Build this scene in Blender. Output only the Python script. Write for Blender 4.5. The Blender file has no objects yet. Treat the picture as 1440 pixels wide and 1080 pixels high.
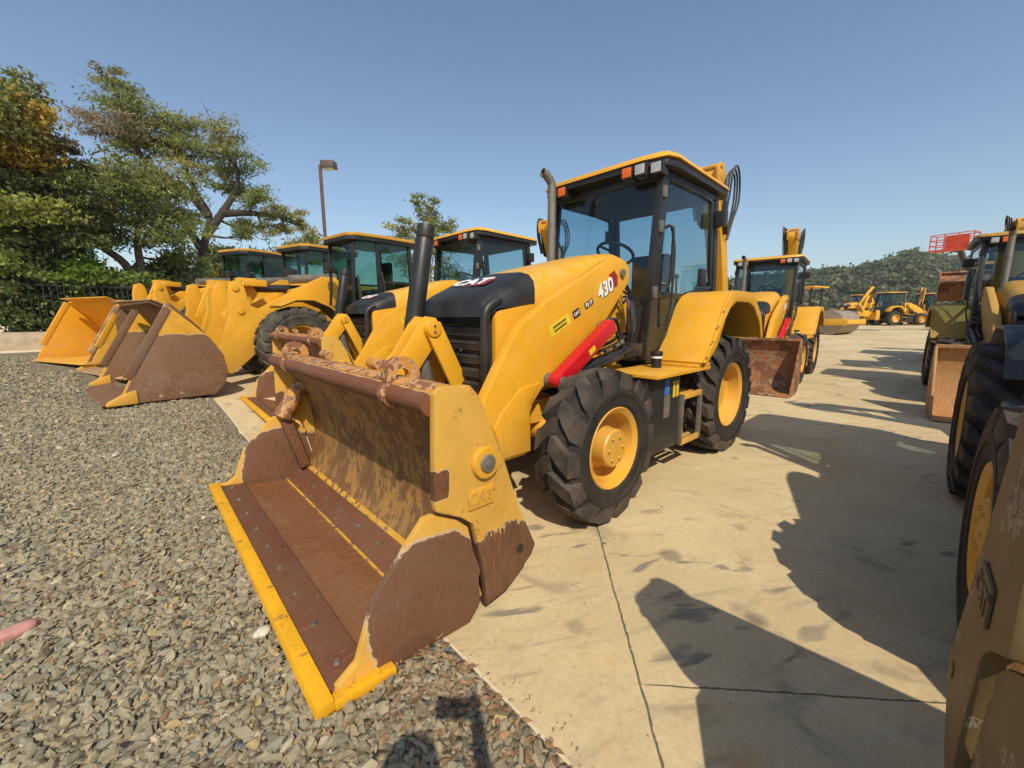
import bpy, bmesh, math, random
import numpy as np
from mathutils import Vector, Matrix, noise as mnoise

random.seed(7); rng = np.random.default_rng(7)
SC = bpy.context.scene
COL = SC.collection
R = math.radians

# ------------------------------------------------------------------ node helpers
class NT:
    def __init__(s, name):
        s.m = bpy.data.materials.new(name); s.m.use_nodes = True
        s.t = s.m.node_tree; s.n = s.t.nodes; s.l = s.t.links
        s.b = s.n['Principled BSDF']; s._c = None
    def node(s, typ, **k):
        x = s.n.new(typ)
        for a, v in k.items(): setattr(x, a, v)
        return x
    def put(s, sock, v):
        if hasattr(v, 'is_output'): s.l.new(v, sock)
        elif isinstance(v, (tuple, list)) and len(v) == 3 and sock.type == 'RGBA': sock.default_value = (*v, 1)
        else: sock.default_value = v
    def co(s):
        if s._c is None: s._c = s.node('ShaderNodeTexCoord').outputs['Object']
        return s._c
    def pos(s): return s.node('ShaderNodeNewGeometry').outputs['Position']
    def xyz(s, v=None):
        x = s.node('ShaderNodeSeparateXYZ'); s.put(x.inputs[0], v or s.co()); return x.outputs
    def math(s, op, a, b=0.0, clamp=False):
        x = s.node('ShaderNodeMath', operation=op, use_clamp=clamp); s.put(x.inputs[0], a); s.put(x.inputs[1], b); return x.outputs[0]
    def add(s, a, b): return s.math('ADD', a, b)
    def mul(s, a, b): return s.math('MULTIPLY', a, b)
    def sub(s, a, b): return s.math('SUBTRACT', a, b)
    def mx(s, a, b): return s.math('MAXIMUM', a, b)
    def mn(s, a, b): return s.math('MINIMUM', a, b)
    def ss(s, v, a, b, o0=0.0, o1=1.0):
        x = s.node('ShaderNodeMapRange', interpolation_type='SMOOTHSTEP')
        s.put(x.inputs[0], v)
        if a <= b: vals = (a, b, o0, o1)
        else: vals = (b, a, o1, o0)
        for i, q in enumerate(vals): x.inputs[i+1].default_value = q
        return x.outputs[0]
    def noise(s, scale, detail=4, rough=.55, vec=None, stretch=None, off=(0, 0, 0), dist=0.0):
        v = vec or s.co()
        if stretch or off != (0, 0, 0):
            m = s.node('ShaderNodeMapping'); s.put(m.inputs[0], v); m.inputs['Scale'].default_value = stretch or (1, 1, 1)
            m.inputs['Location'].default_value = off; v = m.outputs[0]
        x = s.node('ShaderNodeTexNoise'); s.put(x.inputs['Vector'], v)
        x.inputs['Scale'].default_value = scale; x.inputs['Detail'].default_value = detail
        x.inputs['Roughness'].default_value = rough; x.inputs['Distortion'].default_value = dist
        return x.outputs[0]
    def vor(s, scale, vec=None, feature='F1', out=0):
        x = s.node('ShaderNodeTexVoronoi', feature=feature); s.put(x.inputs['Vector'], vec or s.co()); x.inputs['Scale'].default_value = scale
        return x.outputs[out]
    def mix(s, f, a, b):
        x = s.node('ShaderNodeMix', data_type='RGBA'); s.put(x.inputs[0], f); s.put(x.inputs[6], a); s.put(x.inputs[7], b); return x.outputs[2]
    def bump(s, h, strength=.3, dist=.01):
        x = s.node('ShaderNodeBump'); x.inputs['Strength'].default_value = strength; x.inputs['Distance'].default_value = dist
        s.put(x.inputs['Height'], h); s.l.new(x.outputs[0], s.b.inputs['Normal'])
    def set(s, **k):
        nm = dict(base='Base Color', rough='Roughness', metal='Metallic', spec='Specular IOR Level', coat='Coat Weight', trans='Transmission Weight', ecol='Emission Color', estr='Emission Strength')
        for a, v in k.items(): s.put(s.b.inputs[nm[a]], v)
        return s.m

def plain(name, base, rough=.5, metal=0.0, var=.12, scale=6, bump=0, dust=0.0, dustc=(.36, .29, .18), spec=.5):
    n = NT(name)
    f = n.noise(scale, 5)
    d = tuple(c*(1-var*1.6) for c in base); b = tuple(min(1, c*(1+var)) for c in base)
    c = n.mix(n.ss(f, .3, .7), d, b)
    if dust: c = n.mix(n.mul(n.ss(n.noise(scale*.6, 6, .65, off=(3, 1, 2)), .42, .75), dust), c, dustc)
    if bump: n.bump(n.noise(scale*8, 4), bump, .004)
    return n.set(base=c, rough=n.ss(f, .2, .8, max(.02, rough-.08), min(1, rough+.1)), metal=metal, spec=spec)

YEL = (.70, .345, .012)
STEEL = (.135, .058, .028)
FADE = (.66, .37, .065)
def yellow_paint(name, base=YEL, dust=.3, rough=.36):
    n = NT(name)
    f = n.noise(2.2, 4); g = n.noise(14, 6, .7, off=(5, 2, 1))
    c = n.mix(n.ss(f, .3, .7), tuple(x*.9 for x in base), tuple(min(1, x*1.05) for x in base))
    up = n.node('ShaderNodeNewGeometry').outputs['Normal']
    upz = n.xyz(up)[2]
    dm = n.mul(n.ss(g, .35, .75), n.ss(upz, -.2, 1.0, .35, 1.0))          # dust that has settled on upward faces
    c = n.mix(n.mul(dm, dust), c, (.50, .36, .17))
    sp = n.ss(n.noise(60, 3, .6, off=(9, 9, 0)), .70, .76)
    c = n.mix(n.mul(sp, .35), c, (.2, .12, .04))
    lz = n.xyz(n.co())[2]
    c = n.mix(n.mul(n.mul(n.ss(lz, 1.0, .35), n.ss(n.noise(6, 6, .7, off=(3, 8, 5)), .3, .65)), dust), c, (.42, .31, .17))
    stk = n.ss(n.noise(5, 5, .7, stretch=(5, 5, .5), off=(2, 5, 7)), .56, .72)
    c = n.mix(n.mul(n.mul(stk, n.ss(upz, .6, .2)), .28), c, (.34, .19, .05))
    n.bump(n.noise(3, 2), .04, .02)
    return n.set(base=c, rough=n.ss(g, .3, .8, rough, rough+.25), spec=.45)

def worn(name, paint, steel, expr, rough=.62, scratch=(30, 30, 4), chip=.75, fade=.8):
    n = NT(name)
    m = expr(n)
    sc = n.noise(7, 7, .7, stretch=scratch)
    bl = n.noise(9, 6, .7, off=(2, 7, 3))
    st = n.mix(n.ss(sc, .3, .75), tuple(c*.72 for c in steel), tuple(min(1, c*1.45) for c in steel))
    st = n.mix(n.mul(n.ss(bl, .55, .8), .45), st, (.23, .17, .12))
    st = n.mix(n.mul(n.ss(n.noise(2.3, 5, .6, off=(4, 4, 1)), .35, .7), .55), st, (steel[0]*1.15, steel[1]*1.55, steel[2]*1.8))
    st = n.mix(n.mul(n.ss(n.noise(16, 5, .8, stretch=(scratch[0]*.3, scratch[1]*.3, scratch[2]*.15), off=(6, 1, 8)), .60, .70), .45), st, (.32, .23, .16))
    pt = n.mix(n.ss(n.noise(4, 5, .6), .3, .7), tuple(c*.82 for c in paint), paint)
    pt = n.mix(n.mul(n.ss(n.noise(16, 7, .75, off=(1, 4, 4)), .58, .66), chip), pt, tuple(c*1.6 for c in steel))
    edge = n.mul(n.ss(m, .15, .5), n.ss(m, .85, .5))
    pt = n.mix(n.mul(edge, fade), pt, (.48, .42, .32))
    c = n.mix(n.ss(m, .42, .58), pt, st)
    n.bump(n.add(n.mul(sc, .5), bl), .25, .006)
    return n.set(base=c, rough=rough, spec=.35)

M = {}
M['yellow'] = yellow_paint('yellow_paint')
M['yellow_hood'] = yellow_paint('yellow_paint_dusty', dust=.6)
M['yellow_dull'] = yellow_paint('yellow_paint_old', (.55, .27, .02), dust=.55, rough=.5)
M['black'] = plain('black_paint', (.018, .018, .019), .42, dust=.12, dustc=(.1, .085, .06))
M['black_soft'] = plain('black_plastic', (.036, .037, .040), .42, dust=.2, dustc=(.12, .1, .07))
M['grey_steel'] = plain('grey_steel', (.17, .155, .135), .5, .3, dust=.4)
M['chrome'] = plain('chrome_rod', (.6, .6, .6), .12, 1.0)
M['red'] = plain('red_paint', (.50, .008, .016), .34, var=.06)
M['white'] = plain('white_paint', (.8, .8, .78), .4, var=.03)
M['white_dec'] = plain('white_decal', (.82, .82, .8), .45, var=.02)
M['dkred'] = plain('dark_red_decal', (.28, .012, .015), .4, var=.05)
M['ltyel'] = plain('pale_yellow_label', (.72, .52, .03), .45, var=.05)
M['orange'] = plain('orange_lens', (.75, .13, .01), .2, var=.08)
M['lens'] = plain('clear_lens', (.5, .5, .48), .15, .3)
M['blue_dec'] = plain('blue_decal', (.03, .16, .5), .45)
M['seat'] = plain('seat_fabric', (.03, .03, .032), .85)
M['liner'] = plain('headliner', (.06, .06, .06), .8)
M['hose'] = plain('rubber_hose', (.013, .013, .014), .5, dust=.15)
M['orange_red'] = plain('orange_red_paint', (.62, .08, .03), .45)
M['phone'] = plain('phone_shell', (.02, .02, .025), .3)
M['pinkstone'] = plain('pink_stone', (.50, .25, .22), .8, scale=40, bump=.3)
M['iron'] = plain('black_iron', (.012, .012, .012), .6)
M['lamp'] = plain('lamp_bronze', (.10, .065, .05), .5)
M['bark'] = plain('bark', (.16, .115, .08), .9, var=.3, scale=14, bump=.6)
M['barkdark'] = plain('dark_bark', (.055, .042, .034), .9, var=.3, scale=14, bump=.6)
M['drum'] = plain('steel_drum', (.30, .24, .18), .45, .2, dust=.4)
M['skin'] = plain('skin', (.5, .3, .22), .6)
M['shirt'] = plain('shirt', (.08, .1, .15), .8)
M['trouser'] = plain('trouser', (.04, .045, .06), .8)
M['hair'] = plain('hair', (.03, .02, .015), .7)
M['stucco'] = plain('pale_stucco', (.55, .5, .42), .9)
M['tile'] = plain('roof_tile', (.32, .15, .09), .9)

def rubber(name, base, dustc, dust):
    n = NT(name)
    up = n.noise(5, 6, .65); fine = n.noise(45, 4)
    c = n.mix(n.mul(n.ss(up, .3, .75), dust), base, dustc)
    n.bump(fine, .2, .003)
    return n.set(base=c, rough=.72, spec=.3)
M['rubber'] = rubber('tyre_rubber', (.018, .017, .016), (.10, .078, .058), .35)
M['tread'] = rubber('tyre_tread_worn', (.03, .027, .025), (.13, .10, .078), .75)
M['rubber_dust'] = rubber('tyre_rubber_dusty', (.04, .037, .033), (.15, .125, .095), .8)

def glass(name, tint, gl=.10):
    m = bpy.data.materials.new(name); m.use_nodes = True; t = m.node_tree; t.nodes.clear()
    o = t.nodes.new('ShaderNodeOutputMaterial'); mix = t.nodes.new('ShaderNodeMixShader')
    tr = t.nodes.new('ShaderNodeBsdfTransparent'); g = t.nodes.new('ShaderNodeBsdfGlossy'); ge = t.nodes.new('ShaderNodeNewGeometry'); dt = t.nodes.new('ShaderNodeVectorMath'); dt.operation = 'DOT_PRODUCT'; t.links.new(ge.outputs['Normal'], dt.inputs[0]); t.links.new(ge.outputs['Incoming'], dt.inputs[1])
    def mth(op, a_, b_):
        x = t.nodes.new('ShaderNodeMath'); x.operation = op
        for i, q in enumerate((a_, b_)):
            if hasattr(q, 'is_output'): t.links.new(q, x.inputs[i])
            else: x.inputs[i].default_value = q
        return x.outputs[0]
    fro = mth('ADD', mth('MULTIPLY', mth('POWER', mth('SUBTRACT', 1.0, mth('ABSOLUTE', dt.outputs['Value'], 0)), 5.0), .9), .035)
    tr.inputs[0].default_value = (*tint, 1); g.inputs['Roughness'].default_value = .03; g.inputs['Color'].default_value = (.9, .95, 1, 1)
    t.links.new(fro, mix.inputs[0]); t.links.new(tr.outputs[0], mix.inputs[1]); t.links.new(g.outputs[0], mix.inputs[2])
    t.links.new(mix.outputs[0], o.inputs[0]); return m
M['glass'] = glass('cab_glass', (.74, .83, .86))
M['glass_w'] = glass('loader_glass', (.62, .76, .73))

# ------------------------------------------------------------------ mesh helpers
def basis(d):
    d = Vector(d).normalized(); a = Vector((0, 0, 1)) if abs(d.z) < .95 else Vector((1, 0, 0))
    u = d.cross(a).normalized(); return u, d.cross(u).normalized()
def box(bm, x0, x1, y0, y1, z0, z1, mat=None):
    v = [bm.verts.new((x, y, z)) for x in (x0, x1) for y in (y0, y1) for z in (z0, z1)]
    if mat is not None:
        for q in v: q.co = mat @ q.co
    for f in ((0, 1, 3, 2), (4, 6, 7, 5), (0, 4, 5, 1), (2, 3, 7, 6), (0, 2, 6, 4), (1, 5, 7, 3)): bm.faces.new([v[i] for i in f])
    return v
def bar(bm, p0, p1, w, h, side=(0, 1, 0)):
    """square bar from p0 to p1: w along side, h across"""
    p0, p1 = Vector(p0), Vector(p1); d = (p1-p0).normalized(); s = Vector(side); s = (s-d*s.dot(d)).normalized(); t = d.cross(s)
    v = [bm.verts.new(p+s*a*w/2+t*b*h/2) for p in (p0, p1) for a, b in ((-1, -1), (1, -1), (1, 1), (-1, 1))]
    for f in ((3, 2, 1, 0), (4, 5, 6, 7), (0, 1, 5, 4), (1, 2, 6, 5), (2, 3, 7, 6), (3, 0, 4, 7)): bm.faces.new([v[i] for i in f])
def prism(bm, pts, a, b, axis='y'):
    def P(p, h):
        return {'y': (p[0], h, p[1]), 'x': (h, p[0], p[1]), 'z': (p[0], p[1], h)}[axis]
    va = [bm.verts.new(P(p, a)) for p in pts]; vb = [bm.verts.new(P(p, b)) for p in pts]; n = len(pts)
    bm.faces.new(va); bm.faces.new(list(reversed(vb)))
    for i in range(n): bm.faces.new((va[(i+1) % n], va[i], vb[i], vb[(i+1) % n]))
def cyl(bm, p0, p1, r0, r1=None, seg=16, cap=True):
    r1 = r0 if r1 is None else r1; p0, p1 = Vector(p0), Vector(p1); u, w = basis(p1-p0)
    A = [[bm.verts.new(p+(u*math.cos(t)+w*math.sin(t))*r) for t in [2*math.pi*i/seg for i in range(seg)]] for p, r in ((p0, r0), (p1, r1))]
    for i in range(seg): bm.faces.new((A[0][i], A[0][(i+1) % seg], A[1][(i+1) % seg], A[1][i]))
    if cap: bm.faces.new(list(reversed(A[0]))); bm.faces.new(A[1])
def spline(pts, n=6):
    P = [Vector(p) for p in pts]; out = []
    for i in range(len(P)-1):
        a = P[max(i-1, 0)]; b = P[i]; c = P[i+1]; d = P[min(i+2, len(P)-1)]
        for k in range(n):
            t = k/n; out.append(.5*((2*b)+(c-a)*t+(2*a-5*b+4*c-d)*t*t+(3*b-a-3*c+d)*t**3))
    out.append(P[-1]); return out
def tube(bm, pts, r, seg=8, n=6, smooth=True, cap=True):
    P = spline(pts, n) if smooth and len(pts) > 2 else [Vector(p) for p in pts]
    rr = r if isinstance(r, (list, tuple)) else None; rings = []; u = None
    for i, p in enumerate(P):
        d = (P[min(i+1, len(P)-1)]-P[max(i-1, 0)]).normalized()
        if u is None: u, w = basis(d)
        else: u = (u-d*u.dot(d)).normalized(); w = d.cross(u)
        q = rr[0]+(rr[1]-rr[0])*i/(len(P)-1) if rr else r
        rings.append([bm.verts.new(p+(u*math.cos(t)+w*math.sin(t))*q) for t in [2*math.pi*k/seg for k in range(seg)]])
    for a, b in zip(rings, rings[1:]):
        for i in range(seg): bm.faces.new((a[i], a[(i+1) % seg], b[(i+1) % seg], b[i]))
    if cap: bm.faces.new(list(reversed(rings[0]))); bm.faces.new(rings[-1])
def lathe(bm, prof, seg=48, closed=False):
    """profile of (r, y) turned about the local y axis"""
    rings = [[bm.verts.new((r*math.cos(t), y, r*math.sin(t))) for t in [2*math.pi*i/seg for i in range(seg)]] for r, y in prof]
    prs = list(zip(rings, rings[1:])) + ([(rings[-1], rings[0])] if closed else [])
    for a, b in prs:
        for i in range(seg): bm.faces.new((a[i], b[i], b[(i+1) % seg], a[(i+1) % seg]))
    if not closed:
        for rg in (rings[0], rings[-1]):
            if True:
                try: bm.faces.new(rg)
                except Exception: pass
def sheet(bm, poly, th, y0, y1):
    """a bent plate: polyline (x,z), thickness th to its left, from y0 to y1"""
    P = [Vector((p[0], p[1])) for p in poly]; off = []
    for i, p in enumerate(P):
        d = (P[min(i+1, len(P)-1)]-P[max(i-1, 0)]).normalized(); off.append(p+Vector((-d.y, d.x))*th)
    prism(bm, [tuple(p) for p in P]+[tuple(p) for p in reversed(off)], y0, y1)
def loft(bm, sections):
    rings = [[bm.verts.new(p) for p in s] for s in sections]
    for a, b in zip(rings, rings[1:]):
        for i in range(len(a)-1): bm.faces.new((a[i], a[i+1], b[i+1], b[i]))
    return rings
def link(o, parent=None):
    COL.objects.link(o)
    if parent is not None: o.parent = parent
    return o
def part(name, bm, mat, parent=None, bevel=0, seg=2, ang=38, flat=False):
    if bevel:
        bm.normal_update()
        es = [e for e in bm.edges if len(e.link_faces) == 2 and e.calc_face_angle(0) > R(28)]
        if es: bmesh.ops.bevel(bm, geom=es, offset=bevel, segments=seg, profile=.6, affect='EDGES', clamp_overlap=True)
    bmesh.ops.recalc_face_normals(bm, faces=bm.faces)
    me = bpy.data.meshes.new(name); bm.to_mesh(me); bm.free()
    for mm in (mat if isinstance(mat, (list, tuple)) else [mat]): me.materials.append(mm)
    if not flat:
        me.shade_smooth()
        me.set_sharp_from_angle(angle=R(ang))
    return link(bpy.data.objects.new(name, me), parent)
def B(): return bmesh.new()
def empty(name, loc=(0, 0, 0), rz=0, parent=None):
    o = bpy.data.objects.new(name, None); o.location = loc; o.rotation_euler = (0, 0, rz); o.empty_display_size = .2
    return link(o, parent)
def tag(o, label=None, cat=None, group=None, kind=None):
    for k, v in (('label', label), ('category', cat), ('group', group), ('kind', kind)):
        if v: o[k] = v
    return o
def copy_tree(o, parent=None):
    c = o.copy(); COL.objects.link(c)
    if parent is not None: c.parent = parent
    for ch in list(o.children): copy_tree(ch, c)
    return c
def text_mesh(s, size, mat4, mat, name, parent, extrude=.002, bold=.02, shear=0, xs=1):
    cu = bpy.data.curves.new(name, 'FONT'); cu.body = s; cu.size = size; cu.extrude = extrude; cu.offset = bold*size; cu.align_x = 'CENTER'; cu.align_y = 'CENTER'; cu.shear = shear
    o = bpy.data.objects.new('tmp', cu); COL.objects.link(o); dg = bpy.context.evaluated_depsgraph_get()
    me = bpy.data.meshes.new_from_object(o.evaluated_get(dg)); bpy.data.objects.remove(o); bpy.data.curves.remove(cu)
    me.name = name; me.transform(mat4 @ Matrix.Diagonal((xs, 1, 1, 1))); me.materials.clear(); me.materials.append(mat)
    return link(bpy.data.objects.new(name, me), parent)
def frame(origin, xa, ya):
    xa = Vector(xa).normalized(); ya = Vector(ya); ya = (ya-xa*ya.dot(xa)).normalized(); za = xa.cross(ya)
    m = Matrix((xa, ya, za)).transposed().to_4x4(); m.translation = Vector(origin); return m
def smoothstep(a, b, x):
    t = min(1, max(0, (x-a)/(b-a))); return t*t*(3-2*t)

# ------------------------------------------------------------------ terrain
def T(x, y):
    l = max(0.0, min(-y, 16)-2.2)
    z = .045*l*smoothstep(0, 2, l)
    r = max(0.0, min(-x, 60)-9)
    return z + .019*r*smoothstep(0, 4, r)*smoothstep(-25, -6, y)

# ------------------------------------------------------------------ camera, light, sky
F, YAW, PIT, ROL = 576.7308, 47.1734, 9.1756, -.1321
CAM = Vector((4.5103, 2.579, 1.3936))
a = math.pi+R(YAW); p_ = R(PIT); r_ = R(ROL)
fwd = Vector((math.cos(a)*math.cos(p_), math.sin(a)*math.cos(p_), -math.sin(p_))); rt = Vector((math.sin(a), -math.cos(a), 0)); up = rt.cross(fwd)
RT = rt*math.cos(r_)+up*math.sin(r_); UP = up*math.cos(r_)-rt*math.sin(r_)
cam = bpy.data.cameras.new('camera'); cam.sensor_fit = 'HORIZONTAL'; cam.sensor_width = 36; cam.lens = 36*F/1440; cam.clip_start = .02; cam.clip_end = 3000
co = link(bpy.data.objects.new('camera', cam)); m4 = Matrix((RT, UP, -fwd)).transposed().to_4x4(); m4.translation = CAM; co.matrix_world = m4
SC.camera = co

SUN = Vector((.365, .586, .723)).normalized()
sun = bpy.data.lights.new('sun', 'SUN'); sun.energy = 4.7; sun.angle = R(.53); sun.color = (1.0, .885, .69)
so = link(bpy.data.objects.new('sun', sun)); so.rotation_euler = SUN.to_track_quat('Z', 'Y').to_euler()
w = bpy.data.worlds.new('World'); SC.world = w; w.use_nodes = True
wn = w.node_tree.nodes; sky = wn.new('ShaderNodeTexSky'); sky.sky_type = 'NISHITA'; sky.sun_disc = False
sky.sun_elevation = math.asin(SUN.z); sky.sun_rotation = math.atan2(SUN.x, SUN.y)
sky.air_density = 1.15; sky.dust_density = .9; sky.ozone_density = 1.6; sky.altitude = 100
w.node_tree.links.new(sky.outputs[0], wn['Background'].inputs[0]); wn['Background'].inputs[1].default_value = .138
SC.view_settings.view_transform = 'Standard'; SC.view_settings.look = 'None'; SC.view_settings.exposure = 0; SC.view_settings.gamma = 1

# ------------------------------------------------------------------ ground
GX = 3.647
def concrete():
    n = NT('worn_concrete'); P = n.pos(); x, y, z = n.xyz(P)
    big = n.noise(.55, 5, .6, P); mid = n.noise(2.6, 6, .65, P); fine = n.noise(38, 5, .7, P)
    c = n.mix(n.ss(big, .3, .7), (.51, .40, .225), (.64, .515, .30))
    c = n.mix(n.mul(n.ss(mid, .45, .75), .6), c, (.66, .54, .33))
    c = n.mix(n.mul(n.ss(fine, .35, .65), .22), c, (.26, .2, .12))
    # tyre scuffs: smears along the traffic direction
    rot = n.node('ShaderNodeMapping'); n.put(rot.inputs[0], P); rot.inputs['Rotation'].default_value = (0, 0, R(28)); rv = rot.outputs[0]
    sm = n.noise(1.7, 6, .68, rv, stretch=(1.0, 5.5, 1), dist=.6)
    sm2 = n.noise(1.5, 5, .6, P, stretch=(1.6, 1.0, 1), off=(4, 2, 0), dist=1.6)
    reg = n.ss(n.noise(.45, 3, .5, P, off=(2.2, .8, 0)), .28, .50)
    lug = n.mul(n.ss(n.noise(2.4, 3, .5, rv, stretch=(1.2, 3.6, 1), off=(3, 1, 0), dist=.5), .58, .69), n.ss(n.noise(.8, 3, .5, P, off=(8, 3, 0)), .42, .58))
    tm = n.mul(n.mx(n.mx(n.mul(n.ss(sm, .52, .76), .6), n.mul(n.ss(sm2, .56, .72), .6)), n.mul(lug, 1.1)), reg)
    c = n.mix(n.mul(tm, .75), c, (.18, .16, .13))
    c = n.mix(n.mul(n.ss(n.noise(1.1, 5, .7, P, off=(7, 7, 0)), .56, .72), .6), c, (.52, .27, .10))      # rust stains
    c = n.mix(n.mul(n.ss(n.vor(1.9, P), .17, .10), .55), c, (.12, .10, .085))                                # oil drops
    c = n.mix(n.mul(n.ss(n.noise(7, 3, .5, P, off=(1, 9, 0)), .72, .77), .8), c, (.10, .085, .075))
    # joints
    wob = n.mul(n.sub(n.noise(5, 5, .7, P), .5), .03); gn = n.noise(40, 3, .6, P)
    def joint(ax, ay, bx, by, wd, seg=True):
        dx, dy = bx-ax, by-ay; L = math.hypot(dx, dy); dx /= L; dy /= L
        d = n.add(n.add(n.mul(n.sub(x, ax), -dy), n.mul(n.sub(y, ay), dx)), wob); d = n.math('ABSOLUTE', d)
        k = n.ss(n.add(d, n.mul(n.sub(gn, .5), wd)), wd, wd*.35)
        if seg:
            t = n.add(n.mul(n.sub(x, ax), dx), n.mul(n.sub(y, ay), dy)); k = n.mul(k, n.ss(t, -.05, .05))
        return k
    j = n.mx(joint(2.1, .85, 3.44, 2.115, .007), joint(3.2, 1.92, 2.44, 2.74, .0055))
    j = n.mx(j, joint(-2, 0, -2, 5, .012, False)); j = n.mx(j, joint(-8, 0, -8, 5, .012, False)); j = n.mx(j, joint(-15, -2, -30, -2.2, .015))
    c = n.mix(n.mul(j, .85), c, (.06, .05, .04))
    c = n.mix(n.mul(n.mul(n.ss(n.add(x, n.mul(n.sub(gn, .5), .01)), GX-.018, GX-.010), n.ss(y, 3.2, 3.0)), .6), c, (.72, .63, .46))      # the bare trowelled edge of the slab
    n.bump(n.add(n.mul(fine, .5), n.mul(j, -2)), .25, .006)
    return n.set(base=c, rough=.86, spec=.25)
M['concrete'] = concrete()
def gravel_mat():
    n = NT('gravel_bed'); P = n.pos()
    v = n.node('ShaderNodeTexVoronoi'); n.put(v.inputs['Vector'], P); v.inputs['Scale'].default_value = 34; cell = v.outputs['Color']; dist = v.outputs['Distance']
    cs = n.xyz(cell)
    c = n.mix(n.ss(cs[0], 0, 1), (.18, .155, .105), (.34, .295, .21))
    c = n.mix(n.mul(n.ss(cs[1], .82, .9), .8), c, (.42, .30, .16)); c = n.mix(n.ss(cs[2], .85, .95), c, (.13, .14, .13))
    c = n.mix(n.mul(n.ss(dist, .45, .8), .55), c, (.07, .055, .04))
    c = n.mix(n.mul(n.ss(n.noise(.9, 5, .6, P), .5, .75), .4), c, (.20, .15, .09))
    n.bump(n.mul(dist, -1), .9, .03)
    return n.set(base=c, rough=.9, spec=.2)
M['gravel'] = gravel_mat()

def axis_lines(lo, hi, fine_lo, fine_hi, f, c):
    s = set()
    v = fine_lo
    while v <= fine_hi: s.add(round(v, 3)); v += f
    k = f
    v = fine_hi
    while v < hi: k = min(k*1.35, c); v += k; s.add(round(min(v, hi), 3))
    k = f; v = fine_lo
    while v > lo: k = min(k*1.35, c); v -= k; s.add(round(max(v, lo), 3))
    return sorted(s)
def grid(name, xs, ys, zf, mat):
    bm = B(); V = [[bm.verts.new((x, y, zf(x, y))) for y in ys] for x in xs]
    for i in range(len(xs)-1):
        for j in range(len(ys)-1): bm.faces.new((V[i][j], V[i+1][j], V[i+1][j+1], V[i][j+1]))
    return part(name, bm, mat, ang=80)
g = grid('concrete_yard', axis_lines(-900, 900, -16, 8, .8, 60), axis_lines(-900, 900, -18, 8, .8, 60), lambda x, y: T(x, y), M['concrete']); tag(g, kind='structure')
GX = 3.647
FEET = [(4.12, 0, 1.22, .07), (5.10, -6.75, 1.28, .15), (5.25, -9.0, 1.3, .15), (6.1, -11.0, 1.6, .15)]      # where buckets press the gravel flat
def foot(x, y):
    return min(1.0, min(smoothstep(0, 1, max(x-a, abs(y-b)-c)/d) for a, b, c, d in FEET))
def gz(x, y): return T(x, y)+.004+foot(x, y)*(.028*smoothstep(0, .35, x-GX)+(.02*mnoise.noise(Vector((x*1.3, y*1.3, 0))))*smoothstep(.1, .6, x-GX))
xs = [GX+i*.12 for i in range(40)]+[GX+4.8+i*1.0 for i in range(1, 30)]
ys = [-13.6+i*.2 for i in range(int(24/.2))]
g = grid('gravel_strip', xs, ys, gz, M['gravel']); tag(g, kind='structure')

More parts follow.
